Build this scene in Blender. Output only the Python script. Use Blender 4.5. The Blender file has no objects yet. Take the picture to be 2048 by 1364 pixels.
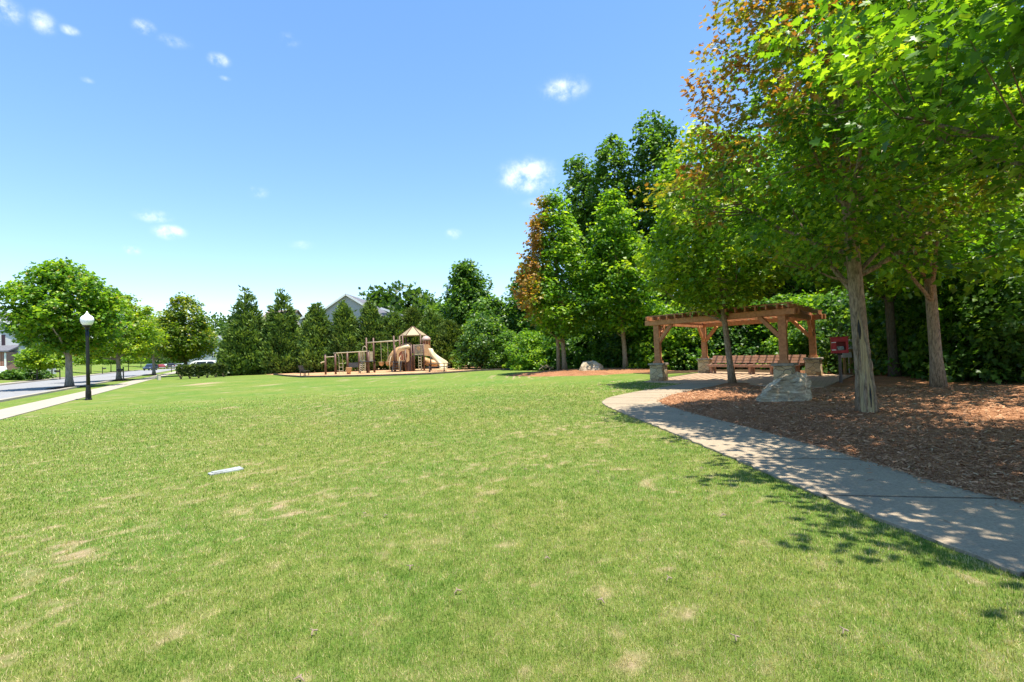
import bpy, math, random
import numpy as np
from mathutils import Vector, Matrix, Euler

R = math.radians
sc = bpy.context.scene
col = sc.collection

# ------------------------------------------------------------------ camera
CAMH, FPX, PITCH, ROLL = 1.6, 1000.0, math.atan(21 / 1000.0), R(2.0)
_f = Vector((0, math.cos(PITCH), math.sin(PITCH)))
_u0 = Vector((0, -math.sin(PITCH), math.cos(PITCH)))
_r0 = Vector((1, 0, 0))
_cr = _r0 * math.cos(ROLL) - _u0 * math.sin(ROLL)
_cu = _r0 * math.sin(ROLL) + _u0 * math.cos(ROLL)
cam = bpy.data.cameras.new('camera')
cam.sensor_width = 36.0
cam.lens = FPX / 2048 * 36.0
cam.clip_start, cam.clip_end = 0.05, 4000
camo = bpy.data.objects.new('camera', cam)
col.objects.link(camo)
m = Matrix((_cr, _cu, -_f)).transposed().to_4x4()
m.translation = Vector((0, 0, CAMH))
camo.matrix_world = m
sc.camera = camo

# ------------------------------------------------------------------ sun and sky
SUN_EL = R(75)
SUN_H = Vector((0.82, -0.57, 0)).normalized()
to_sun = Vector((SUN_H.x * math.cos(SUN_EL), SUN_H.y * math.cos(SUN_EL), math.sin(SUN_EL)))
sl = bpy.data.lights.new('sun', 'SUN')
sl.energy, sl.angle, sl.color = 4.2, R(0.55), (1.0, 0.94, 0.82)
slo = bpy.data.objects.new('sun', sl)
slo.rotation_euler = to_sun.to_track_quat('Z', 'Y').to_euler()
slo.location = (0, 0, 60)
col.objects.link(slo)
EXPOSURE = 1.24
SKY_STRENGTH = 0.134

world = bpy.data.worlds.new('World')
sc.world = world
world.use_nodes = True


def ray(px, py):
    return _f + _cr * ((px - 1024) / FPX) + _cu * ((682 - py) / FPX)


def gp(px, py, z=0.0):
    d = ray(px, py)
    return Vector((0, 0, CAMH)) + d * ((z - CAMH) / d.z)


def at(px, py, y):
    d = ray(px, py)
    return Vector((0, 0, CAMH)) + d * (y / d.y)


def base(px, y, z=0.0):
    py = 703 - 0.035 * (px - 1024) + (CAMH - z) * 1000 / y
    return at(px, py, y).x


def build_world():
    nt = world.node_tree
    N, L = nt.nodes, nt.links
    bg = N['Background']
    sky = N.new('ShaderNodeTexSky')
    sky.sky_type = 'NISHITA'
    sky.sun_disc = False
    sky.sun_elevation = SUN_EL
    sky.sun_rotation = math.atan2(SUN_H.x, SUN_H.y)
    sky.air_density, sky.dust_density, sky.ozone_density = 0.95, 0.05, 1.3
    tc = N.new('ShaderNodeTexCoord')
    nz = N.new('ShaderNodeTexNoise')
    nz.inputs['Scale'].default_value = 30
    nz.inputs['Detail'].default_value = 7
    nz.inputs['Roughness'].default_value = 0.62
    L.new(tc.outputs['Generated'], nz.inputs['Vector'])
    clouds = [(1055, 352, 64, 36, .95), (1128, 178, 56, 26, .7), (305, 432, 40, 16, .8), (338, 464, 34, 18, .95), (264, 500, 22, 13, .85),
              (288, 54, 26, 18, .85), (85, 45, 30, 30, .75), (138, 60, 24, 12, .7), (437, 120, 26, 15, .75), (514, 384, 24, 14, .6),
              (908, 468, 20, 12, .55), (578, 80, 26, 14, .5), (10, 20, 40, 34, .85), (1075, 405, 40, 12, .5), (450, 157, 14, 6, .5),
              (175, 160, 16, 8, .4), (605, 490, 30, 10, .4), (345, 82, 40, 14, .5)]
    prev = None
    for (px, py, rx, ry, s) in clouds:
        c = ray(px, py).normalized()
        sub = N.new('ShaderNodeVectorMath'); sub.operation = 'SUBTRACT'
        L.new(tc.outputs['Generated'], sub.inputs[0]); sub.inputs[1].default_value = c
        mul = N.new('ShaderNodeVectorMath'); mul.operation = 'MULTIPLY'
        k = 920.0 * ray(px, py).length ** 1.6
        mul.inputs[1].default_value = (k / rx, k / rx, k / ry)
        L.new(sub.outputs[0], mul.inputs[0])
        ln = N.new('ShaderNodeVectorMath'); ln.operation = 'LENGTH'
        L.new(mul.outputs[0], ln.inputs[0])
        mr = N.new('ShaderNodeMapRange'); mr.interpolation_type = 'SMOOTHERSTEP'
        mr.inputs['From Min'].default_value = 1.35; mr.inputs['From Max'].default_value = 0.1
        mr.inputs['To Max'].default_value = s
        L.new(ln.outputs['Value'], mr.inputs['Value'])
        if prev is None:
            prev = mr.outputs[0]
        else:
            mx = N.new('ShaderNodeMath'); mx.operation = 'MAXIMUM'
            L.new(prev, mx.inputs[0]); L.new(mr.outputs[0], mx.inputs[1]); prev = mx.outputs[0]
    # density = blob + (noise - .5) * 1.5 inside the blob
    a = N.new('ShaderNodeMath'); a.operation = 'MULTIPLY_ADD'
    L.new(nz.outputs['Fac'], a.inputs[0]); a.inputs[1].default_value = 3.0; a.inputs[2].default_value = -1.5
    b = N.new('ShaderNodeMath'); b.operation = 'ADD'
    L.new(a.outputs[0], b.inputs[0]); b.inputs[1].default_value = 0.5
    c2 = N.new('ShaderNodeMath'); c2.operation = 'MULTIPLY'; c2.use_clamp = True
    L.new(prev, c2.inputs[0]); L.new(b.outputs[0], c2.inputs[1])
    c3 = N.new('ShaderNodeMapRange'); c3.interpolation_type = 'SMOOTHSTEP'
    c3.inputs['From Min'].default_value = 0.0; c3.inputs['From Max'].default_value = 1.05
    c3.inputs['To Max'].default_value = 0.88
    L.new(c2.outputs[0], c3.inputs['Value'])
    hs = N.new('ShaderNodeHueSaturation')
    hs.inputs['Saturation'].default_value = 1.36
    hs.inputs['Hue'].default_value = 0.502
    hs.inputs['Value'].default_value = 1.34
    gm = N.new('ShaderNodeGamma'); gm.inputs['Gamma'].default_value = 0.74
    L.new(sky.outputs[0], gm.inputs['Color'])
    L.new(gm.outputs[0], hs.inputs['Color'])
    mix = N.new('ShaderNodeMix'); mix.data_type = 'RGBA'
    L.new(c3.outputs[0], mix.inputs['Factor'])
    tn = N.new('ShaderNodeMix'); tn.data_type = 'RGBA'; tn.blend_type = 'MULTIPLY'; tn.inputs['Factor'].default_value = 1
    tn.inputs['B'].default_value = (.98, .97, 1.0, 1)
    L.new(hs.outputs[0], tn.inputs['A'])
    L.new(tn.outputs['Result'], mix.inputs['A'])
    mix.inputs['B'].default_value = (5.0, 5.15, 5.3, 1)
    L.new(mix.outputs['Result'], bg.inputs['Color'])
    bg.inputs['Strength'].default_value = SKY_STRENGTH


build_world()
sc.view_settings.view_transform = 'Standard'
sc.view_settings.look = 'None'
sc.view_settings.exposure = EXPOSURE
sc.view_settings.gamma = 1.0
sc.cycles.max_bounces = 9
sc.cycles.diffuse_bounces = 7
sc.cycles.transmission_bounces = 7
sc.cycles.transparent_max_bounces = 4
sc.cycles.use_denoising = True


# ------------------------------------------------------------------ materials
def new_mat(name):
    mt = bpy.data.materials.new(name)
    mt.use_nodes = True
    nt = mt.node_tree
    return mt, nt.nodes, nt.links, nt.nodes['Principled BSDF']


def ramp(N, stops):
    r = N.new('ShaderNodeValToRGB')
    el = r.color_ramp.elements
    while len(el) < len(stops):
        el.new(0.5)
    for e, (p, c) in zip(el, stops):
        e.position = p
        e.color = (*c, 1)
    return r


def coords(N, L, kind='Object', scale=(1, 1, 1)):
    tc = N.new('ShaderNodeTexCoord')
    mp = N.new('ShaderNodeMapping')
    mp.inputs['Scale'].default_value = scale
    L.new(tc.outputs[kind], mp.inputs['Vector'])
    return mp.outputs[0]


def noise(N, L, vec, scale, detail=5, rough=0.55):
    n = N.new('ShaderNodeTexNoise')
    n.inputs['Scale'].default_value = scale
    n.inputs['Detail'].default_value = detail
    n.inputs['Roughness'].default_value = rough
    L.new(vec, n.inputs['Vector'])
    return n.outputs['Fac']


def mixc(N, L, fac, a, b, mode='MIX'):
    mx = N.new('ShaderNodeMix')
    mx.data_type = 'RGBA'
    mx.blend_type = mode
    for sock, v in (('Factor', fac), ('A', a), ('B', b)):
        if isinstance(v, (int, float)):
            mx.inputs[sock].default_value = v
        elif isinstance(v, tuple):
            mx.inputs[sock].default_value = (*v, 1)
        else:
            L.new(v, mx.inputs[sock])
    return mx.outputs['Result']


def bump(N, L, p, h, strength=0.4, dist=0.02):
    b = N.new('ShaderNodeBump')
    b.inputs['Strength'].default_value = strength
    b.inputs['Distance'].default_value = dist
    L.new(h, b.inputs['Height'])
    L.new(b.outputs[0], p.inputs['Normal'])


def plain(name, c, c2=None, rough=0.6, scale=6, detail=5, bmp=0.15, bd=0.01, metal=0.0, vscale=(1, 1, 1), lo=.35, hi=.65, spec=.4):
    mt, N, L, p = new_mat(name)
    p.inputs['Roughness'].default_value = rough
    p.inputs['Metallic'].default_value = metal
    p.inputs['Specular IOR Level'].default_value = spec
    c2 = c2 or tuple(x * 0.72 for x in c)
    v = coords(N, L, scale=vscale)
    f = noise(N, L, v, scale, detail)
    r = ramp(N, [(lo, c2), (hi, c)])
    L.new(f, r.inputs[0])
    L.new(r.outputs[0], p.inputs['Base Color'])
    if bmp:
        bump(N, L, p, f, bmp, bd)
    return mt


M = {}
M['post_brown'] = plain('brown painted steel', (.13, .062, .04), (.09, .045, .03), rough=.5)
M['tan_plastic'] = plain('tan moulded plastic', (.56, .34, .16), (.47, .28, .13), rough=.45, scale=3)
M['cream_plastic'] = plain('cream moulded plastic', (.60, .49, .30), (.52, .42, .25), rough=.4, scale=3)
M['cream_steel'] = plain('cream painted steel', (.50, .43, .28), (.40, .34, .22), rough=.5)
M['dark_plastic'] = plain('dark coated metal', (.045, .038, .038), (.028, .025, .025), rough=.55)
M['rust_plastic'] = plain('rust red plastic', (.33, .09, .04), (.25, .07, .03), rough=.5)
M['pink_plastic'] = plain('dusty pink plastic', (.50, .36, .31), (.42, .29, .25), rough=.5)
M['roof_tan'] = plain('tan roof panel', (.37, .29, .165), (.32, .25, .14), rough=.5, scale=2)
M['black_metal'] = plain('black lamp paint', (.010, .012, .011), (.007, .008, .007), rough=.5)
M['cedar'] = plain('cedar stain', (.50, .215, .09), (.34, .135, .055), rough=.65, scale=5, vscale=(2, 2, 2), detail=8, bmp=.25)
M['bench_wood'] = plain('bench board stain', (.46, .24, .145), (.33, .165, .095), rough=.6, scale=6, detail=8)
M['red_paint'] = plain('worn red paint', (.42, .012, .022), (.28, .008, .015), rough=.42, scale=7)
M['dark_inside'] = plain('dark interior', (.02, .02, .022), rough=.7)
M['grey_wood'] = plain('weathered post wood', (.16, .12, .10), (.09, .066, .055), rough=.85, scale=7, vscale=(3, 3, .4), bmp=.5)
M['treated_wood'] = plain('treated post wood', (.30, .22, .10), (.2, .14, .06), rough=.85, scale=7, vscale=(3, 3, .4))
M['grey_box'] = plain('grey enclosure paint', (.45, .47, .48), (.36, .38, .4), rough=.5)
M['white_trim'] = plain('white trim paint', (.78, .78, .76), (.7, .7, .68), rough=.5)
M['paper'] = plain('book covers', (.5, .55, .5), (.15, .2, .25), rough=.7, scale=25, lo=.45, hi=.55)
M['edging'] = plain('timber edging', (.12, .10, .08), (.06, .05, .04), rough=.9, scale=4)
M['stick'] = plain('dead sticks', (.38, .29, .21), (.2, .14, .1), rough=.9, scale=8)
M['brown_box'] = plain('dull brown boards', (.12, .075, .055), (.08, .05, .035), rough=.8)
M['tyre'] = plain('tyre rubber', (.015, .015, .016), rough=.8)
M['chrome'] = plain('alloy', (.5, .5, .52), rough=.3, metal=.9)
M['glass_dark'] = plain('dark car glass', (.02, .028, .035), (.015, .02, .025), rough=.08, bmp=0)
M['tail_red'] = plain('tail lamp', (.4, .01, .01), rough=.25)
M['kerb'] = plain('pale kerb concrete', (.36, .32, .26), (.30, .27, .22), rough=.85, scale=3)
M['box_beige'] = plain('beige utility cover', (.58, .53, .42), (.5, .45, .36), rough=.7)
M['lid'] = plain('pale blue grey lid', (.40, .42, .42), (.27, .28, .27), rough=.6, scale=9)


def mat_globe():
    mt, N, L, p = new_mat('frosted white globe')
    p.inputs['Base Color'].default_value = (.86, .85, .86, 1)
    p.inputs['Roughness'].default_value = .35
    p.inputs['Subsurface Weight'].default_value = .25
    p.inputs['Subsurface Radius'].default_value = (.1, .1, .1)
    return mt


M['globe'] = mat_globe()


def mat_leaf(name, trans=.38, rough=.42, spec=.45):
    mt, N, L, p = new_mat(name)
    at_ = N.new('ShaderNodeAttribute'); at_.attribute_name = 'Col'
    L.new(at_.outputs['Color'], p.inputs['Base Color'])
    p.inputs['Roughness'].default_value = rough
    p.inputs['Specular IOR Level'].default_value = spec
    tr = N.new('ShaderNodeBsdfTranslucent')
    tcol = mixc(N, L, 1.0, at_.outputs['Color'], (1.5, 1.45, .55), 'MULTIPLY')
    L.new(tcol, tr.inputs['Color'])
    ms = N.new('ShaderNodeMixShader')
    ms.inputs[0].default_value = trans
    L.new(p.outputs[0], ms.inputs[1]); L.new(tr.outputs[0], ms.inputs[2])
    out = N['Material Output']
    L.new(ms.outputs[0], out.inputs['Surface'])
    return mt


M['leaf'] = mat_leaf('broad leaves', .52)
M['needle'] = mat_leaf('cypress sprays', .22, .6, .25)
M['blade'] = mat_leaf('grass blades', .30, .55, .25)


def mat_bark(name, c1, c2, vz=.55, sc_=12):
    mt, N, L, p = new_mat(name)
    p.inputs['Roughness'].default_value = .95
    p.inputs['Specular IOR Level'].default_value = .15
    v = coords(N, L, scale=(2.2, 2.2, vz))
    f = noise(N, L, v, sc_, 9, .7)
    v2 = coords(N, L)
    g = noise(N, L, v2, 3, 6, .6)
    r = ramp(N, [(.34, c2), (.5, tuple((a + b) / 2 for a, b in zip(c1, c2))), (.64, c1)])
    L.new(f, r.inputs[0])
    c = mixc(N, L, g, r.outputs[0], (.14, .15, .09), 'MIX')
    cm = mixc(N, L, .72, c, r.outputs[0])
    L.new(cm, p.inputs['Base Color'])
    bump(N, L, p, f, 1.0, .05)
    return mt


M['bark'] = mat_bark('grey maple bark', (.50, .36, .245), (.11, .07, .045))
M['bark_pale'] = mat_bark('pale street tree bark', (.42, .37, .32), (.16, .13, .105), .6, 6)
M['bark_dark'] = mat_bark('dark wood bark', (.15, .12, .095), (.035, .028, .022))
M['heartwood'] = mat_bark('bare scar wood', (.72, .57, .34), (.30, .2, .10), .10, 14)


def mat_ground():
    mt, N, L, p = new_mat('lawn turf')
    p.inputs['Roughness'].default_value = 1.0
    p.inputs['Specular IOR Level'].default_value = .08
    v = coords(N, L)
    fine = noise(N, L, v, 30, 6, .75)
    mid = noise(N, L, v, 4.5, 6, .65)
    big = noise(N, L, v, .32, 5, .6)
    a = N.new('ShaderNodeAttribute'); a.attribute_name = 'dry'
    g = ramp(N, [(.30, (.055, .105, .018)), (.50, (.125, .185, .035)), (.72, (.25, .265, .08))])
    L.new(fine, g.inputs[0])
    g2 = ramp(N, [(.33, (.085, .155, .025)), (.52, (.155, .205, .045)), (.7, (.265, .265, .095))])
    L.new(mid, g2.inputs[0])
    c = mixc(N, L, .5, g.outputs[0], g2.outputs[0])
    g3 = ramp(N, [(.36, (.75, .95, .75)), (.6, (1.12, 1.04, 1.0))])
    L.new(big, g3.inputs[0])
    c = mixc(N, L, 1.0, c, g3.outputs[0], 'MULTIPLY')
    soil = ramp(N, [(.35, (.26, .19, .11)), (.65, (.46, .34, .22))])
    L.new(fine, soil.inputs[0])
    dm = N.new('ShaderNodeMapRange')
    dm.inputs['From Min'].default_value = .56; dm.inputs['From Max'].default_value = .9
    L.new(a.outputs['Fac'], dm.inputs['Value'])
    c = mixc(N, L, dm.outputs[0], c, soil.outputs[0])
    L.new(c, p.inputs['Base Color'])
    bump(N, L, p, fine, .8, .03)
    return mt


def mat_concrete(name, c1, c2, speck=.5, sc_=60):
    mt, N, L, p = new_mat(name)
    p.inputs['Roughness'].default_value = .92
    p.inputs['Specular IOR Level'].default_value = .2
    v = coords(N, L)
    f = noise(N, L, v, sc_, 6, .8)
    b = noise(N, L, v, 1.3, 6, .65)
    r = ramp(N, [(.3, c2), (.7, c1)])
    L.new(b, r.inputs[0])
    s = ramp(N, [(.32, (.55, .53, .5)), (.5, (1, 1, 1)), (.68, (1.35, 1.33, 1.3))])
    L.new(f, s.inputs[0])
    c = mixc(N, L, speck, r.outputs[0], s.outputs[0], 'MULTIPLY')
    L.new(c, p.inputs['Base Color'])
    bump(N, L, p, f, .5, .01)
    return mt


def mat_mulch(name, c1, c2, c3, s1=38):
    mt, N, L, p = new_mat(name)
    p.inputs['Roughness'].default_value = 1.0
    p.inputs['Specular IOR Level'].default_value = .1
    v = coords(N, L, scale=(1, 1.0, 1))
    vo = N.new('ShaderNodeTexVoronoi')
    vo.inputs['Scale'].default_value = s1
    nf = noise(N, L, v, 12, 3)
    L.new(v, vo.inputs['Vector'])
    r = ramp(N, [(.1, c2), (.5, c1), (.9, c3)])
    L.new(vo.outputs['Color'], r.inputs[0])
    f = noise(N, L, v, 1.1, 5, .6)
    s = ramp(N, [(.35, (.78, .74, .7)), (.65, (1.12, 1.1, 1.05))])
    L.new(f, s.inputs[0])
    c = mixc(N, L, 1.0, r.outputs[0], s.outputs[0], 'MULTIPLY')
    L.new(c, p.inputs['Base Color'])
    ad = N.new('ShaderNodeMath'); ad.operation = 'ADD'
    L.new(vo.outputs['Distance'], ad.inputs[0]); L.new(nf, ad.inputs[1])
    bump(N, L, p, ad.outputs[0], 1.0, .03)
    return mt


def mat_brickish(name, c1, c2, mortar, sx, bw, bh, m=.02, vec='Object', rot=0.0):
    mt, N, L, p = new_mat(name)
    p.inputs['Roughness'].default_value = .9
    tc = N.new('ShaderNodeTexCoord'); mp = N.new('ShaderNodeMapping')
    mp.inputs['Rotation'].default_value = (0, 0, rot)
    L.new(tc.outputs[vec], mp.inputs[0])
    b = N.new('ShaderNodeTexBrick')
    b.inputs['Color1'].default_value = (*c1, 1); b.inputs['Color2'].default_value = (*c2, 1)
    b.inputs['Mortar'].default_value = (*mortar, 1)
    b.inputs['Scale'].default_value = sx
    b.inputs['Mortar Size'].default_value = m
    b.inputs['Brick Width'].default_value = bw; b.inputs['Row Height'].default_value = bh
    L.new(mp.outputs[0], b.inputs['Vector'])
    f = noise(N, L, mp.outputs[0], 9, 6, .7)
    s = ramp(N, [(.3, (.78, .78, .78)), (.7, (1.15, 1.15, 1.15))])
    L.new(f, s.inputs[0])
    L.new(mixc(N, L, 1.0, b.outputs['Color'], s.outputs[0], 'MULTIPLY'), p.inputs['Base Color'])
    bump(N, L, p, b.outputs['Fac'], -.4, .01)
    return mt


def mat_stone():
    mt, N, L, p = new_mat('stacked field stone')
    p.inputs['Roughness'].default_value = .9
    v = coords(N, L, scale=(1, 1, 1.5))
    nw = N.new('ShaderNodeTexNoise'); nw.inputs['Scale'].default_value = 5
    L.new(v, nw.inputs['Vector'])
    vv = mixc(N, L, .09, v, nw.outputs['Color'])
    vo = N.new('ShaderNodeTexVoronoi'); vo.inputs['Scale'].default_value = 4.2
    L.new(vv, vo.inputs['Vector'])
    ve = N.new('ShaderNodeTexVoronoi'); ve.feature = 'DISTANCE_TO_EDGE'; ve.inputs['Scale'].default_value = 4.2
    L.new(vv, ve.inputs['Vector'])
    r = ramp(N, [(.1, (.30, .19, .095)), (.4, (.50, .36, .19)), (.7, (.58, .45, .27)), (.95, (.40, .31, .22))])
    sp = N.new('ShaderNodeSeparateColor'); L.new(vo.outputs['Color'], sp.inputs[0])
    L.new(sp.outputs[0], r.inputs[0])
    f = noise(N, L, v, 14, 8, .7)
    s = ramp(N, [(.3, (.7, .7, .7)), (.7, (1.2, 1.2, 1.2))]); L.new(f, s.inputs[0])
    c = mixc(N, L, 1.0, r.outputs[0], s.outputs[0], 'MULTIPLY')
    e = ramp(N, [(.0, (0, 0, 0)), (.05, (1, 1, 1))]); L.new(ve.outputs['Distance'], e.inputs[0])
    c = mixc(N, L, e.outputs[0], (.12, .095, .07), c)
    L.new(c, p.inputs['Base Color'])
    bump(N, L, p, e.outputs[0], .6, .03)
    return mt


def mat_rock():
    mt, N, L, p = new_mat('grey boulder rock')
    p.inputs['Roughness'].default_value = .9
    p.inputs['Specular IOR Level'].default_value = .2
    tc = N.new('ShaderNodeTexCoord'); mp = N.new('ShaderNodeMapping')
    mp.inputs['Rotation'].default_value = (.3, .75, .2)
    mp.inputs['Scale'].default_value = (.7, 3.0, 5.5)
    L.new(tc.outputs['Object'], mp.inputs[0])
    f = noise(N, L, mp.outputs[0], 2.2, 12, .72)
    g = noise(N, L, coords(N, L), 1.6, 6, .6)
    h = noise(N, L, coords(N, L), 30, 6, .7)
    r = ramp(N, [(.34, (.15, .12, .085)), (.46, (.40, .33, .24)), (.55, (.54, .46, .345)), (.66, (.76, .67, .53))])
    L.new(f, r.inputs[0])
    r2 = ramp(N, [(.38, (.74, .66, .55)), (.55, (1, .98, .95))])
    L.new(g, r2.inputs[0])
    r3 = ramp(N, [(.3, (.8, .8, .8)), (.7, (1.15, 1.15, 1.15))]); L.new(h, r3.inputs[0])
    c = mixc(N, L, 1.0, r.outputs[0], r2.outputs[0], 'MULTIPLY')
    L.new(mixc(N, L, 1.0, c, r3.outputs[0], 'MULTIPLY'), p.inputs['Base Color'])
    bump(N, L, p, f, .8, .05)
    return mt


def mat_siding(name, c, step=.18):
    mt, N, L, p = new_mat(name)
    p.inputs['Roughness'].default_value = .7
    tc = N.new('ShaderNodeTexCoord'); sp = N.new('ShaderNodeSeparateXYZ')
    L.new(tc.outputs['Object'], sp.inputs[0])
    d = N.new('ShaderNodeMath'); d.operation = 'DIVIDE'; d.inputs[1].default_value = step
    L.new(sp.outputs['Z'], d.inputs[0])
    f = N.new('ShaderNodeMath'); f.operation = 'FRACT'
    L.new(d.outputs[0], f.inputs[0])
    r = ramp(N, [(.0, tuple(x * .55 for x in c)), (.14, c), (1, tuple(x * 1.05 for x in c))])
    L.new(f.outputs[0], r.inputs[0])
    v = coords(N, L)
    n = noise(N, L, v, .9, 5)
    s = ramp(N, [(.3, (.9, .9, .9)), (.7, (1.06, 1.06, 1.06))]); L.new(n, s.inputs[0])
    L.new(mixc(N, L, 1.0, r.outputs[0], s.outputs[0], 'MULTIPLY'), p.inputs['Base Color'])
    bump(N, L, p, f.outputs[0], -.6, .03)
    return mt


M['ground'] = mat_ground()
M['path'] = mat_concrete('weathered path concrete', (.37, .295, .205), (.29, .232, .165), .85, 45)
M['sidewalk'] = mat_concrete('pale sidewalk concrete', (.38, .335, .265), (.32, .285, .225), .3)
M['asphalt'] = mat_concrete('worn pale asphalt', (.27, .27, .275), (.22, .22, .225), .3)
M['mulch'] = mat_mulch('red brown bark mulch', (.40, .19, .095), (.27, .125, .062), (.54, .29, .155), 60)
M['mulch_dark'] = mat_mulch('dark ring mulch', (.075, .04, .025), (.04, .022, .014), (.14, .08, .05), 25)
M['chips'] = mat_mulch('tan play chips', (.50, .31, .17), (.34, .20, .10), (.62, .42, .26), 14)
M['litter'] = mat_mulch('woodland leaf litter', (.06, .04, .022), (.03, .02, .012), (.12, .075, .04), 12)
M['soil'] = plain('dark joint soil', (.05, .04, .03), rough=1)
M['paver'] = mat_brickish('tan patio pavers', (.52, .35, .215), (.43, .285, .17), (.24, .17, .11), 1.0, .3, .15, .012, rot=.6)
M['stone'] = mat_stone()
M['cap'] = plain('cast cap stone', (.36, .31, .24), (.22, .19, .14), rough=.9, scale=9, detail=8, bmp=.5)
M['rock'] = mat_rock()
M['siding_grey'] = mat_siding('grey lap siding', (.40, .39, .40))
M['siding_pale'] = mat_siding('pale lap siding', (.55, .55, .54))
M['siding_tan'] = mat_siding('tan lap siding', (.50, .45, .37))
M['brick'] = mat_brickish('red house brick', (.33, .14, .10), (.27, .11, .08), (.42, .38, .33), 1.0, .24, .085, .012)
M['shingle'] = plain('grey roof shingle', (.16, .16, .18), (.10, .10, .115), rough=.95, scale=5, bmp=.5)
M['shingle_brown'] = plain('brown roof shingle', (.20, .155, .13), (.13, .10, .085), rough=.95, scale=5, bmp=.5)
M['window'] = plain('dark window pane', (.05, .06, .075), (.03, .035, .045), rough=.12, bmp=0)
M['shutter'] = plain('dark plum shutter', (.05, .025, .035), rough=.6)


# ------------------------------------------------------------------ builders
def tag(o, label=None, cat=None, group=None, kind=None):
    if label: o['label'] = label
    if cat: o['category'] = cat
    if group: o['group'] = group
    if kind: o['kind'] = kind
    return o


def empty(name, loc, rz=0.0, label=None, cat=None, group=None, kind=None):
    o = bpy.data.objects.new(name, None)
    o.empty_display_size = .3
    col.objects.link(o)
    o.location = loc
    o.rotation_euler = (0, 0, rz)
    return tag(o, label, cat, group, kind)


def dup(root, loc, rz=0.0, scale=1.0, label=None, group=None):
    r = root.copy(); col.objects.link(r)
    r.location = loc; r.rotation_euler = (0, 0, rz)
    r.scale = (scale,) * 3 if isinstance(scale, (int, float)) else scale
    if label: r['label'] = label
    if group: r['group'] = group
    for ch in list(root.children):
        c = ch.copy(); col.objects.link(c); c.parent = r
        for g in ch.children:
            d = g.copy(); col.objects.link(d); d.parent = c
    return r


def link_mesh(name, me, mt, parent=None):
    o = bpy.data.objects.new(name, me)
    if mt: me.materials.append(mt)
    col.objects.link(o)
    if parent: o.parent = parent
    return o


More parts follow.
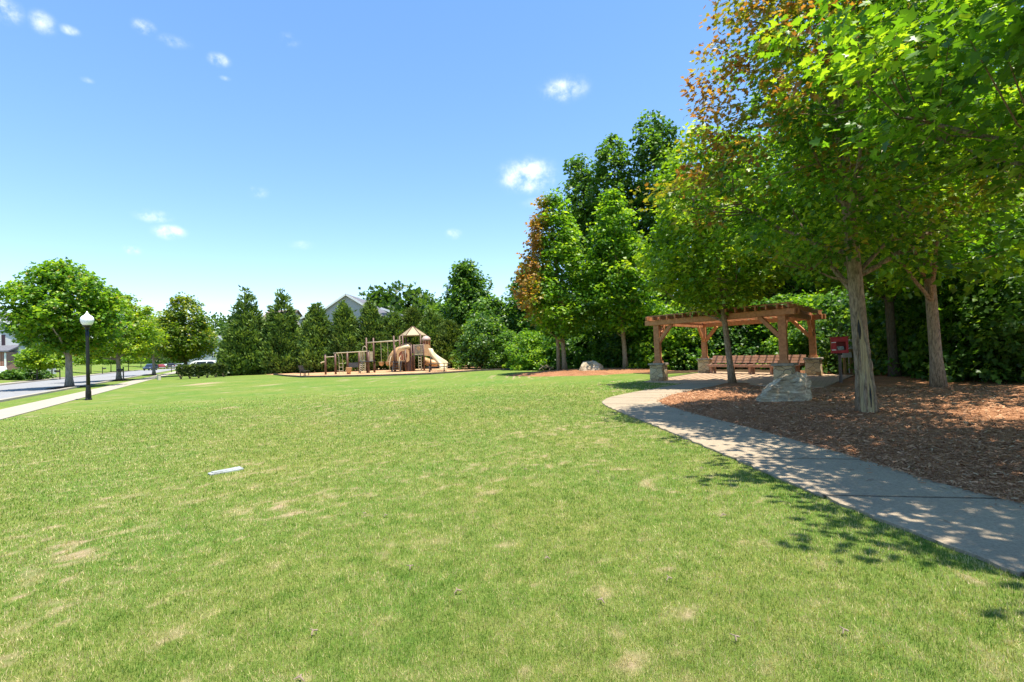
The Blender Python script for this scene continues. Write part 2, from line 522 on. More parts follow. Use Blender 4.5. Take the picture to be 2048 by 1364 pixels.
class MB:
    def __init__(s): s.v, s.f = [], []

    def add(s, vs, fs):
        o = len(s.v); s.v += [tuple(x) for x in vs]; s.f += [tuple(i + o for i in q) for q in fs]
        return s

    def box(s, c, sz, rot=None, taper=1.0):
        hx, hy, hz = sz[0] / 2, sz[1] / 2, sz[2] / 2
        vs = [Vector((x * hx * (taper if z > 0 else 1), y * hy * (taper if z > 0 else 1), z * hz)) for z in (-1, 1) for y in (-1, 1) for x in (-1, 1)]
        if rot is not None:
            q = Euler(rot).to_matrix(); vs = [q @ v for v in vs]
        vs = [v + Vector(c) for v in vs]
        return s.add(vs, [(0, 2, 3, 1), (4, 5, 7, 6), (0, 1, 5, 4), (2, 6, 7, 3), (0, 4, 6, 2), (1, 3, 7, 5)])

    def bar(s, p0, p1, w, h, up=(0, 0, 1)):
        p0, p1 = Vector(p0), Vector(p1); d = (p1 - p0).normalized(); u = Vector(up)
        if abs(d.dot(u)) > .97: u = Vector((0, 1, 0))
        a = d.cross(u).normalized(); b = a.cross(d).normalized()
        vs = [p + a * (x * w / 2) + b * (y * h / 2) for p in (p0, p1) for y in (-1, 1) for x in (-1, 1)]
        return s.add(vs, [(0, 1, 3, 2), (4, 6, 7, 5), (0, 4, 5, 1), (2, 3, 7, 6), (0, 2, 6, 4), (1, 5, 7, 3)])

    def tube(s, path, radii, n=8, caps=True):
        P = [Vector(p) for p in path]
        if isinstance(radii, (int, float)): radii = [radii] * len(P)
        o = len(s.v); prev = None
        for i, p in enumerate(P):
            d = (P[min(i + 1, len(P) - 1)] - P[max(i - 1, 0)]).normalized()
            if prev is None:
                a = d.cross(Vector((0, 0, 1)) if abs(d.z) < .9 else Vector((1, 0, 0))).normalized()
            else:
                a = (prev - d * prev.dot(d)).normalized()
            b = d.cross(a); prev = a
            for k in range(n):
                t = 2 * math.pi * k / n
                s.v.append(tuple(p + (a * math.cos(t) + b * math.sin(t)) * radii[i]))
        for i in range(len(P) - 1):
            for k in range(n):
                s.f.append((o + i * n + k, o + i * n + (k + 1) % n, o + (i + 1) * n + (k + 1) % n, o + (i + 1) * n + k))
        if caps:
            s.f.append(tuple(o + k for k in reversed(range(n))))
            s.f.append(tuple(o + (len(P) - 1) * n + k for k in range(n)))
        return s

    def lathe(s, prof, n=16, c=(0, 0, 0)):
        o = len(s.v)
        for (r, z) in prof:
            for k in range(n):
                t = 2 * math.pi * k / n
                s.v.append((c[0] + r * math.cos(t), c[1] + r * math.sin(t), c[2] + z))
        for i in range(len(prof) - 1):
            for k in range(n):
                s.f.append((o + i * n + k, o + i * n + (k + 1) % n, o + (i + 1) * n + (k + 1) % n, o + (i + 1) * n + k))
        s.f.append(tuple(o + k for k in reversed(range(n))))
        s.f.append(tuple(o + (len(prof) - 1) * n + k for k in range(n)))
        return s

    def prism(s, poly, z0, z1):
        n = len(poly); o = len(s.v)
        for z in (z0, z1):
            for p in poly: s.v.append((p[0], p[1], z))
        s.f.append(tuple(o + i for i in reversed(range(n)))); s.f.append(tuple(o + n + i for i in range(n)))
        for i in range(n): s.f.append((o + i, o + (i + 1) % n, o + n + (i + 1) % n, o + n + i))
        return s

    def extrude_x(s, poly, x0, x1):   # poly in (y,z)
        n = len(poly); o = len(s.v)
        for x in (x0, x1):
            for p in poly: s.v.append((x, p[0], p[1]))
        s.f.append(tuple(o + i for i in range(n))); s.f.append(tuple(o + n + i for i in reversed(range(n))))
        for i in range(n): s.f.append((o + (i + 1) % n, o + i, o + n + i, o + n + (i + 1) % n))
        return s

    def extrude_y(s, poly, y0, y1):   # poly in (x,z)
        n = len(poly); o = len(s.v)
        for y in (y0, y1):
            for p in poly: s.v.append((p[0], y, p[1]))
        s.f.append(tuple(o + i for i in range(n))); s.f.append(tuple(o + n + i for i in reversed(range(n))))
        for i in range(n): s.f.append((o + (i + 1) % n, o + i, o + n + i, o + n + (i + 1) % n))
        return s

    def build(s, name, mt, parent=None, smooth=False, bevel=0.0):
        me = bpy.data.meshes.new(name)
        me.from_pydata(s.v, [], s.f); me.update()
        if smooth: me.polygons.foreach_set('use_smooth', [True] * len(me.polygons))
        o = link_mesh(name, me, M[mt] if isinstance(mt, str) else mt, parent)
        if bevel:
            b = o.modifiers.new('bevel', 'BEVEL'); b.width = bevel; b.segments = 2; b.limit_method = 'ANGLE'
        return o


def np_mesh(name, V, F, C=None, smooth=False):
    """V (n,3) float, F (m,k) int, C (n,3) colour"""
    me = bpy.data.meshes.new(name)
    n, (mm, k) = len(V), F.shape
    me.vertices.add(n); me.vertices.foreach_set('co', np.ascontiguousarray(V, np.float32).ravel())
    me.loops.add(mm * k); me.loops.foreach_set('vertex_index', np.ascontiguousarray(F, np.int32).ravel())
    me.polygons.add(mm)
    me.polygons.foreach_set('loop_start', np.arange(0, mm * k, k, dtype=np.int32))
    me.polygons.foreach_set('loop_total', np.full(mm, k, np.int32))
    if smooth: me.polygons.foreach_set('use_smooth', np.ones(mm, bool))
    me.update(calc_edges=True)
    if C is not None:
        a = me.color_attributes.new('Col', 'FLOAT_COLOR', 'POINT')
        a.data.foreach_set('color', np.concatenate([C, np.ones((n, 1))], 1).astype(np.float32).ravel())
    return me


def vnoise(x, y, seed):
    """2-D value noise 0..1"""
    xi, yi = np.floor(x).astype(np.int64), np.floor(y).astype(np.int64)
    fx, fy = x - xi, y - yi
    fx, fy = fx * fx * (3 - 2 * fx), fy * fy * (3 - 2 * fy)

    def h(a, b):
        v = np.sin(a * 127.1 + b * 311.7 + seed * 74.7) * 43758.5453
        return v - np.floor(v)
    return (h(xi, yi) * (1 - fx) + h(xi + 1, yi) * fx) * (1 - fy) + (h(xi, yi + 1) * (1 - fx) + h(xi + 1, yi + 1) * fx) * fy


def fbm(x, y, seed, o=4):
    s, a, t = 0, .5, 0
    for i in range(o):
        s = s + a * vnoise(x * 2 ** i, y * 2 ** i, seed + i * 7); t += a; a *= .55
    return s / t


def in_poly(x, y, poly):
    r = np.zeros(np.shape(x), bool); n = len(poly); j = n - 1
    for i in range(n):
        xi, yi = poly[i]; xj, yj = poly[j]
        c = ((yi > y) != (yj > y)) & (x < (xj - xi) * (y - yi) / ((yj - yi) or 1e-9) + xi)
        r ^= c; j = i
    return r


def smst(a, b, x):
    t = np.clip((x - a) / (b - a), 0, 1)
    return t * t * (3 - 2 * t)


# ------------------------------------------------------------------ terrain, street frame
SO = Vector((-16.2, 15.8)); ST = Vector((-.507, .862)).normalized(); SN = Vector((-ST.y, ST.x))
if SN.x > 0: SN = -SN


def street(s, l):
    p = SO + ST * l + SN * s
    return p.x, p.y


def hgt(x, y):
    s = (x - SO.x) * SN.x + (y - SO.y) * SN.y
    return 3.4 * smst(15.5, 34, s) + 2.0 * smst(34, 110, s)


def hz(x, y):
    return float(hgt(np.array([x]), np.array([y]))[0])


def dryness(x, y):
    a = fbm(x / .6, y / .6, 3, 4); b = fbm(x / 4.5, y / 4.5, 11, 3); c = fbm(x / .11, y / .11, 23, 3)
    return np.clip(.45 + (a - .5) * .36 + (b - .5) * .26 + (c - .5) * 1.05, 0, 1)


BARE = [gp(420, 766), gp(395, 769), gp(30, 893), gp(880, 1000), gp(1225, 1090), gp(1230, 1105), gp(960, 955)]


def dry_all(x, y):
    d = dryness(x, y)
    for k, p in enumerate(BARE):
        r = (.9 if k < 2 else .35 if k < 3 else .16)
        d = np.maximum(d, (.95 if k < 2 else .75 if k == 2 else .5) * np.exp(-(((x - p.x) / (1.7 * r)) ** 2 + ((y - p.y) / (r * (2.0 if k < 2 else 1)) ) ** 2)) * (.55 + .9 * fbm(x / .12, y / .12, 5, 3)))
    return d


def ground():
    xs = np.unique(np.concatenate([np.arange(-9, 6, .09), np.arange(-26, -9, .35), np.arange(6, 20, .4), np.arange(-120, -26, 2.0), np.arange(20, 80, 4.), np.arange(-800, -120, 40.), np.arange(80, 801, 40.)]).round(3))
    ys = np.unique(np.concatenate([np.arange(1.2, 13, .09), np.arange(13, 30, .35), np.arange(-20, 1.2, 1.2), np.arange(30, 130, 2.), np.arange(130, 1000, 40.), np.arange(-200, -20, 30.)]).round(3))
    X, Y = np.meshgrid(xs, ys)
    x, y = X.ravel(), Y.ravel()
    V = np.stack([x, y, hgt(x, y)], 1)
    nx, ny = len(xs), len(ys)
    i = np.arange(nx * ny).reshape(ny, nx)
    F = np.stack([i[:-1, :-1].ravel(), i[:-1, 1:].ravel(), i[1:, 1:].ravel(), i[1:, :-1].ravel()], 1)
    me = np_mesh('ground', V, F, None, True)
    a = me.attributes.new('dry', 'FLOAT', 'POINT')
    a.data.foreach_set('value', dry_all(x, y).astype(np.float32))
    tag(link_mesh('ground', me, M['ground']), kind='structure')


ground()


def strip(name, s0, s1, l0, l1, z, mt, n=60, top=None, kind='structure'):
    mb = MB(); vs = []; fs = []
    for i in range(n + 1):
        l = l0 + (l1 - l0) * i / n
        for s in (s0, s1):
            x, y = street(s, l); vs.append((x, y, hz(x, y) + z))
    for i in range(n): fs.append((2 * i, 2 * i + 1, 2 * i + 3, 2 * i + 2))
    mb.add(vs, fs)
    if top:   # a raised strip with side faces
        o = len(vs)
        mb.add([(a, b, c - top) for a, b, c in vs], [])
        for i in range(n):
            mb.f.append((2 * i, 2 * i + 2, o + 2 * i + 2, o + 2 * i)); mb.f.append((2 * i + 1, o + 2 * i + 1, o + 2 * i + 3, 2 * i + 3))
    return tag(mb.build(name, mt), kind=kind)


strip('sidewalk', 0.0, 1.45, -22, 150, .03, 'sidewalk', top=.05)
strip('road', 3.55, 12.6, -25, 260, .008, 'asphalt')
strip('kerb', 3.2, 3.58, -25, 260, .11, 'kerb', top=.14)
strip('kerb', 12.57, 12.95, -25, 260, .11, 'kerb', top=.14)
strip('sidewalk', 14.2, 15.3, -25, 260, .03, 'sidewalk', top=.05)
strip('driveway', 12.95, 24, 26, 31, .045, 'sidewalk', n=10)

# ------------------------------------------------------------------ garden path, beds, patio
PL = [(3.55, -6), (3.45, -2), (3.35, 1.5), (3.31, 3.2)] + [tuple(gp(*q).xy) for q in ((1640, 995), (1480, 925), (1350, 870), (1290, 845), (1215, 815), (1202, 806), (1215, 797), (1260, 787), (1370, 768))]
PR = [(5.1, -6), (5.0, -2), (4.92, 1.5), (4.9, 3.6)] + [tuple(gp(*q).xy) for q in ((1900, 978), (1700, 915), (1500, 858), (1400, 833), (1330, 812), (1315, 803), (1345, 790), (1400, 778), (1460, 768))]


def resample(P, n):
    P = np.array(P); d = np.r_[0, np.cumsum(np.linalg.norm(np.diff(P, axis=0), axis=1))]
    # smooth catmull-ish by dense linear + moving average
    t = np.linspace(0, d[-1], 400); q = np.stack([np.interp(t, d, P[:, k]) for k in (0, 1)], 1)
    ker = np.ones(13) / 13
    qs = np.stack([np.convolve(np.pad(q[:, k], 6, 'edge'), ker, 'valid') for k in (0, 1)], 1)
    qs[0], qs[-1] = q[0], q[-1]
    tt = np.linspace(0, 399, n)
    return np.stack([np.interp(tt, np.arange(400), qs[:, k]) for k in (0, 1)], 1)


NP_ = 221
pl, pr = resample(PL, NP_), resample(PR, NP_)


def path():
    mb = MB(); sub = MB()
    k0 = int(np.argmin(np.abs(pl[:120, 1] - 5.1))); joints = set(range(k0 % 14 or 14, NP_ - 6, 14))
    i = 0; z = .035
    mb_idx = []
    a = 0
    cuts = [0] + sorted(joints) + [NP_ - 1]
    for c0, c1 in zip(cuts[:-1], cuts[1:]):
        vs, fs = [], []
        for k in range(c0, c1 + 1):
            L_, R_ = pl[k], pr[k]
            if k == c0 and c0: L_ = pl[k] * .8 + pl[k + 1] * .2; R_ = pr[k] * .8 + pr[k + 1] * .2
            if k == c1 and c1 < NP_ - 1: L_ = pl[k] * .8 + pl[k - 1] * .2; R_ = pr[k] * .8 + pr[k - 1] * .2
            wob = .012 * math.sin(k * 1.7) + .01 * math.sin(k * 4.1)
            row = [(*(L_ + (R_ - L_) * t + (np.array([wob, 0]) if t in (0, 1) else 0)), zz) for t, zz in ((0, -.03), (0, z - .008), (.012, z), (.988, z), (1, z - .008), (1, -.03))]
            vs += row
        n = c1 - c0 + 1
        for k in range(n - 1):
            for j in range(5): fs.append((k * 6 + j, k * 6 + j + 1, (k + 1) * 6 + j + 1, (k + 1) * 6 + j))
        fs.append(tuple(range(5, -1, -1))); fs.append(tuple((n - 1) * 6 + j for j in range(6)))
        mb.add(vs, fs)
    o = mb.build('path', 'path'); tag(o, kind='structure')
    vs = []
    for k in range(NP_): vs += [(*(pl[k] * .99 + pr[k] * .01), .026), (*(pr[k] * .99 + pl[k] * .01), .026)]
    sub.add(vs, [(2 * k, 2 * k + 1, 2 * k + 3, 2 * k + 2) for k in range(NP_ - 1)])
    tag(sub.build('path_bed_soil', 'soil'), kind='structure')


path()

FL = Vector((6.66, 22.9)); BL = Vector((10.75, 28.0)); BR = Vector((13.75, 22.9)); FR = Vector((9.75, 18.0))
UU = ((FR - FL).normalized() + (BR - BL).normalized()).normalized()
VV = ((BL - FL).normalized() + (BR - FR).normalized()).normalized()
patio_poly = [FL - UU * .5 - VV * .75, Vector(tuple(pl[-1])), Vector(tuple(pr[-1])), FR + UU * .3 - VV * .8, FR + UU * 1.3 - VV * .3, BR + UU * 1.6 + VV * .8, BL + VV * 1.3 - UU * .4]
patio_poly = [tuple(p) for p in patio_poly]
tag(MB().prism(patio_poly, -.05, .042).build('patio', 'paver'), kind='structure')


def poly_dist(x, y, poly):
    d = np.full(np.shape(x), 1e9)
    for i in range(len(poly)):
        a, b = np.array(poly[i - 1]), np.array(poly[i]); ab = b - a
        t = np.clip(((x - a[0]) * ab[0] + (y - a[1]) * ab[1]) / (ab @ ab), 0, 1)
        d = np.minimum(d, np.hypot(x - a[0] - t * ab[0], y - a[1] - t * ab[1]))
    return np.where(in_poly(x, y, poly), 0, d)


TRUNKS_MOUND = []


def bed_z(x, y, edge):
    # height of the mulch bed at a point, edge = distance to its border
    dp = poly_dist(x, y, patio_poly)
    z = .012 + .10 * smst(0, 1.2, np.minimum(edge, dp - .0)) + .03 * (fbm(x / 1.3, y / 1.3, 9, 3) - .5) * smst(0, .5, np.minimum(edge, dp))
    for (tx, ty, a) in TRUNKS_MOUND:
        z = z + a * np.exp(-((x - tx) ** 2 + (y - ty) ** 2) / .8)
    return z


path_edge = np.array(pr)
BEDY = np.r_[np.arange(-6, 3, .3), np.arange(3, 20.4, .12), np.arange(20.4, 26.0, .3)]


def bed_left(y):
    return np.interp(y, path_edge[:, 1], path_edge[:, 0]) - .03


A_POS = Vector((base(1735, 10.0), 10.0)); B_POS = Vector((base(1465, 19.6), 19.6))
C_POS = Vector((base(1878, 14.2), 14.2)); D_POS = Vector((base(1790, 18.6), 18.6)); E_POS = Vector((8.2, 4.0))
TRUNKS_MOUND += [(A_POS.x, A_POS.y, .05), (C_POS.x, C_POS.y, .08), (D_POS.x, D_POS.y, .08), (B_POS.x, B_POS.y, .05)]


def main_bed():
    cols_ = np.r_[np.linspace(0, 1, 12) ** 1.2 * 1.2, np.arange(1.4, 12, .25), np.arange(12, 30, 1.5)]
    X, Y, E = [], [], []
    for y in BEDY:
        x0 = bed_left(y) if y <= path_edge[-1, 1] else path_edge[-1, 0] + (y - path_edge[-1, 1]) * .9
        X.append(x0 + cols_); Y.append(np.full(len(cols_), y)); E.append(cols_)
    X, Y, E = map(np.array, (X, Y, E))
    dpe = np.min(np.hypot(X.ravel()[:, None] - path_edge[::3, 0][None], Y.ravel()[:, None] - path_edge[::3, 1][None]), axis=1).reshape(X.shape)
    Z = bed_z(X, Y, np.minimum(E, dpe))
    ny, nx = X.shape
    i = np.arange(nx * ny).reshape(ny, nx)
    F = np.stack([i[:-1, :-1].ravel(), i[:-1, 1:].ravel(), i[1:, 1:].ravel(), i[1:, :-1].ravel()], 1)
    me = np_mesh('mulch_bed', np.stack([X.ravel(), Y.ravel(), Z.ravel()], 1), F, None, True)
    tag(link_mesh('mulch_bed', me, M['mulch']), kind='structure')
    # loose chips
    rng = np.random.default_rng(5)
    n = 140000
    d = np.exp(rng.uniform(math.log(2.2), math.log(19), n)); th = rng.uniform(R(-12), R(50), n)
    x, y = d * np.sin(th), d * np.cos(th)
    el = x - bed_left(y)
    keep = (el > -.03 - .45 * rng.random(n) ** 5) & (el < 24) & (poly_dist(x, y, patio_poly) > -.01) & ~in_poly(x, y, patio_poly)
    spill = (el < -.06) & (rng.random(n) > .3)
    keep &= ~spill
    x, y, d, el = x[keep], y[keep], d[keep], el[keep]
    n = len(x)
    dpe = np.min(np.hypot(x[:, None] - path_edge[::3, 0][None], y[:, None] - path_edge[::3, 1][None]), axis=1)
    z = np.where(el < 0, .037, bed_z(x, y, np.minimum(np.maximum(el, 0), dpe))) + .004 + .01 * rng.random(n)
    ln = (.016 + .042 * rng.random(n) ** 2) * (1 + d / 18); wd = ln * rng.uniform(.12, .34, n)
    a = rng.uniform(0, 6.28, n); tl = rng.normal(0, .25, n)
    D = np.stack([np.cos(a) * np.cos(tl), np.sin(a) * np.cos(tl), np.sin(tl)], 1)
    S = np.stack([-np.sin(a), np.cos(a), rng.normal(0, .3, n)], 1)
    c = np.stack([x, y, z + .006], 1)
    up = np.array([0, 0, 1.])
    V = np.stack([c - D * ln[:, None] / 2 - S * wd[:, None] / 2, c + D * ln[:, None] / 2 - S * wd[:, None] / 2.6,
                  c + D * ln[:, None] / 2 + S * wd[:, None] / 2.6, c - D * ln[:, None] / 2 + S * wd[:, None] / 2,
                  c + up * (wd * .35)[:, None]], 1)
    t = rng.random((n, 1)); q = rng.random((n, 1))
    C = np.array([.25, .115, .060]) * (1 - t) + np.array([.56, .30, .165]) * t
    C = np.where(q > .95, np.array([.52, .34, .20]), C) * rng.uniform(.7, 1.2, (n, 1))
    i = np.arange(n)[:, None] * 5
    F = np.concatenate([i + np.array([[0, 1, 4]]), i + np.array([[1, 2, 4]]), i + np.array([[2, 3, 4]]), i + np.array([[3, 0, 4]])])
    me = np_mesh('mulch_chips', V.reshape(-1, 3), F, np.repeat(C, 5, 0))
    mt, N, L, p = new_mat('loose bark chips')
    at_ = N.new('ShaderNodeAttribute'); at_.attribute_name = 'Col'
    L.new(at_.outputs['Color'], p.inputs['Base Color']); p.inputs['Roughness'].default_value = .95
    p.inputs['Specular IOR Level'].default_value = .1
    tag(link_mesh('mulch_chips', me, mt), kind='stuff')


main_bed()


def disc_mound(name, cx, cy, rx, ry, h, mt, ang=0, seed=1, n=40, zb=0.0):
    rng = random.Random(seed); ph = [rng.uniform(0, 6.28) for _ in range(4)]
    vs = [(0, 0, h)]; fs = []
    rings = 6
    for r in range(1, rings + 1):
        for k in range(n):
            t = 2 * math.pi * k / n
            q = r / rings; w = 1 + .06 * math.sin(3 * t + ph[0]) + .05 * math.sin(5 * t + ph[1]) + .03 * math.sin(9 * t + ph[2])
            x, y = rx * q * w * math.cos(t), ry * q * w * math.sin(t)
            X = x * math.cos(ang) - y * math.sin(ang); Y = x * math.sin(ang) + y * math.cos(ang)
            vs.append((X, Y, h * (1 - q ** 2) + .012 * (r < rings) - .015 * (r == rings)))
    for k in range(n): fs.append((0, 1 + k, 1 + (k + 1) % n))
    for r in range(rings - 1):
        for k in range(n):
            fs.append((1 + r * n + k, 1 + (r + 1) * n + k, 1 + (r + 1) * n + (k + 1) % n, 1 + r * n + (k + 1) % n))
    o = MB().add(vs, fs).build(name, mt, smooth=True); o.location = (cx, cy, zb)
    return tag(o, kind='structure')


p0 = gp(1180, 747)
disc_mound('mulch_bed', base(1175, 33.5), 33.5, 5.6, 3.4, .28, 'mulch', seed=3, ang=-.1)

# playground surface
pg_front = [gp(548, 750), gp(575, 753), gp(605, 755), gp(680, 754), gp(760, 752.5), gp(860, 749), (gp(960, 742)), gp(1020, 739.5), gp(1050, 738)]
pg_front = [(p.x, p.y) for p in pg_front]
pg_poly = pg_front + [(3.5, 52), (3.5, 60), (-8, 66), (-22, 64), (-30, 58)]
tag(MB().prism(pg_poly, -.05, .03).build('playground_surface', 'chips'), kind='structure')
mb = MB()
for a, b in zip(pg_front[:-1], pg_front[1:]):
    mb.bar((*a, .03), (*b, .03), .14, .22)
tag(mb.build('timber_edging', 'edging'), 'dark timber edging along the lawn side of the play area', 'edging')

# woodland floor
tag(MB().prism([(24, 9), (40, 9), (70, 60), (60, 110), (-4, 110), (-4, 62), (4, 50), (6.5, 34), (8.0, 28.6), (10.6, 29.3), (15.6, 24.0), (17.5, 20)], -.05, .02).build('woodland_floor', 'litter'), kind='structure')


# ------------------------------------------------------------------ lawn grass blades
def grass():
    rng = np.random.default_rng(1)
    n = 1000000
    d = np.exp(rng.uniform(math.log(1.75), math.log(27), n)); th = np.where(rng.random(n) < .9, rng.uniform(R(-52), R(50), n), rng.uniform(R(-80), R(-50), n))
    x, y = d * np.sin(th), d * np.cos(th)
    lx = np.interp(y, pl[:, 1], pl[:, 0])
    onlawn = (x < lx + .05 * rng.random(n) ** 2 + .03 * (fbm(x / .2, y / .2, 41, 2) - .3)) | (y > pl[-1, 1])
    s = (x - SO.x) * SN.x + (y - SO.y) * SN.y
    keep = onlawn & (rng.random(n) > smst(13, 27, d)) & (s < -.02) & ~in_poly(x, y, patio_poly) & ~in_poly(x, y, [(1.0, 29.0), (16, 29), (16, 20.5), (8.9, 20.0)])
    # path tip curves back on itself: keep clear of the ribbon
    ring = [tuple(p) for p in pl] + [tuple(p) for p in pr[::-1]]
    keep &= ~in_poly(x, y, ring)
    keep &= ~((y > pr[:, 1].min()) & (x > np.interp(y, pr[:, 1], pr[:, 0])) & (y < 20.2))
    dr = dry_all(x, y)
    keep &= rng.random(n) > smst(.60, .88, dr) * .85
    sl_ = gp(452, 943)
    keep &= ~((np.abs(x - sl_.x) < .20) & (np.abs(y - sl_.y) < .12))
    x, y, d, dr = x[keep], y[keep], d[keep], dr[keep]; n = len(x)
    ln = (.012 + .018 * rng.random(n)) * (1 + d / 28); wd = np.maximum(.002, .00095 * d)
    a = rng.uniform(0, 6.28, n); lean = rng.normal(0, .8, n)
    D = np.stack([np.cos(a) * np.sin(lean), np.sin(a) * np.sin(lean), np.abs(np.cos(lean)) + .15], 1)
    b = a + 1.57 + rng.normal(0, .6, n)
    S = np.stack([np.cos(b), np.sin(b), np.zeros(n)], 1) * (wd / 2)[:, None]
    P = np.stack([x, y, np.full(n, -.002)], 1)
    V = np.stack([P - S, P + S, P + D * ln[:, None]], 1).reshape(-1, 3)
    t = np.clip(dr * 1.15 + .02 + rng.normal(0, .27, n) + .4 * (rng.random(n) < .2), 0, 1)[:, None]
    deep, lush, pale, straw = (np.array(q) for q in ((.06, .135, .014), (.165, .26, .034), (.34, .35, .095), (.56, .46, .26)))
    C = np.where(t < .3, deep + (lush - deep) * t / .3, np.where(t < .6, lush + (pale - lush) * (t - .3) / .3, pale + (straw - pale) * (t - .6) / .4))
    C = C * rng.uniform(.62, 1.32, (n, 1)) * (.82 + .36 * fbm(x / .07, y / .07, 61, 2))[:, None]
    me = np_mesh('lawn_grass', V, np.arange(3 * n).reshape(n, 3), np.repeat(C, 3, 0))
    tag(link_mesh('lawn_grass', me, M['blade']), kind='stuff')


grass()

# ------------------------------------------------------------------ trees
_mh = [(0, 0), (.06, .17), (-.02, .40), (.25, .25), (.55, .52), (.54, .20), (.78, .20), (1.0, 0)]
_maple = np.array([(x, y, -.10 * x * x + .10 * abs(y)) for x, y in _mh] + [(x, -y, -.10 * x * x + .10 * abs(y)) for x, y in _mh[-2:0:-1]])
_maple_f = np.array([(0, 1, 3), (1, 2, 3), (0, 3, 5), (3, 4, 5), (0, 5, 7), (5, 6, 7), (0, 7, 9), (7, 8, 9), (0, 9, 11), (9, 10, 11), (0, 11, 13), (11, 12, 13)])
_leaf4 = np.array([(0, 0, 0), (.45, .42, .07), (1, 0, -.12), (.45, -.42, .07)])
_leaf4_f = np.array([(0, 2, 1), (0, 3, 2)])
_tri = np.array([(0, 0, 0), (.35, .55, .06), (.62, .26, 0), (1.0, 0, -.1), (.62, -.26, 0), (.35, -.55, .06)])
_tri_f = np.array([(0, 2, 1), (0, 3, 2), (0, 4, 3), (0, 5, 4)])
_spray = np.array([(0, 0, 0), (.5, .17, .03), (1, .02, .12), (.55, -.16, .03), (.25, .22, 0), (.25, -.2, 0)])
_spray_f = np.array([(0, 1, 4), (0, 2, 1), (0, 3, 2), (0, 5, 3)])
LEAF = {'maple': (_maple, _maple_f), 'quad': (_leaf4, _leaf4_f), 'lobed': (_tri, _tri_f), 'spray': (_spray, _spray_f)}


def unit(v):
    return v / np.maximum(np.linalg.norm(v, axis=1, keepdims=True), 1e-9)


def foliage_mesh(name, P, D, Nn, S, C, kind):
    T, TF = LEAF[kind]
    D = unit(D); B = unit(np.cross(Nn, D)); Nn = np.cross(D, B)
    V = P[:, None] + S[:, None, None] * (T[None, :, 0:1] * D[:, None] + T[None, :, 1:2] * B[:, None] + T[None, :, 2:3] * Nn[:, None])
    n, k = len(P), len(T)
    F = (np.arange(n)[:, None, None] * k + TF[None]).reshape(-1, 3)
    return np_mesh(name, V.reshape(-1, 3), F, np.repeat(C, k, 0))


PROF = {
    'oval': lambda t: np.sin(np.pi * np.clip(t * .92 + .06, 0, 1)) ** .65 * (1.0 - .28 * t),
    'round': lambda t: np.sqrt(np.clip(1 - (2 * t - 1) ** 2, 0, 1)) * (1 - .12 * t) + .04,
    'dome': lambda t: np.clip(1 - t ** 2.2, 0, 1) ** .6 * (.72 + .28 * smst(0, .25, t)),
    'cone': lambda t: (1 - t) ** .78 * (.80 + .20 * smst(0, .14, t)) + .035,
    'egg': lambda t: (smst(-.15, .28, t)) * np.clip(1 - t, 0, 1) ** .62 * 1.12 + .03,
    'tall': lambda t: (smst(-.1, .45, t)) * np.clip(1 - t, 0, 1) ** .42 + .03,
    'mound': lambda t: np.clip(1 - t ** 2.4, 0, 1) ** .55,
}
GREEN = ((.045, .12, .012), (.135, .29, .018), (.36, .50, .034))
YGREEN = ((.085, .18, .012), (.19, .33, .018), (.40, .48, .032))
DEEP = ((.034, .09, .014), (.085, .19, .024), (.19, .32, .045))
CYPR = ((.05, .10, .022), (.11, .19, .04), (.21, .30, .07))


def pal(p, t):
    p = np.array(p); t = np.clip(t, 0, 1)[:, None]
    return np.where(t < .5, p[0] + (p[1] - p[0]) * t * 2, p[1] + (p[2] - p[1]) * (t * 2 - 1))


def crown_points(rng, z0, z1, Rx, prof, nc, lobes=6, shell=.38, Ry=None):
    t = rng.random(nc * 4)
    w = PROF[prof](t); t = t[rng.random(nc * 4) < (w / w.max()) ** 1.2][:nc]
    n = len(t)
    a = rng.uniform(0, 2 * np.pi, n)
    ph = rng.uniform(0, 6.28, 8)
    lump = 1 + .13 * np.sin(3 * a + ph[0] + 4 * t) + .11 * np.sin(5 * a + ph[1] - 9 * t) + .09 * np.sin(2 * a + ph[2] + 13 * t) + rng.normal(0, .06, n)
    rad = rng.random(n) ** shell
    r = Rx * PROF[prof](t) * lump * rad
    P = np.stack([r * np.cos(a), r * np.sin(a) * ((Ry or Rx) / Rx), z0 + (z1 - z0) * t], 1)
    return P, t, rad


root_trunk = {}


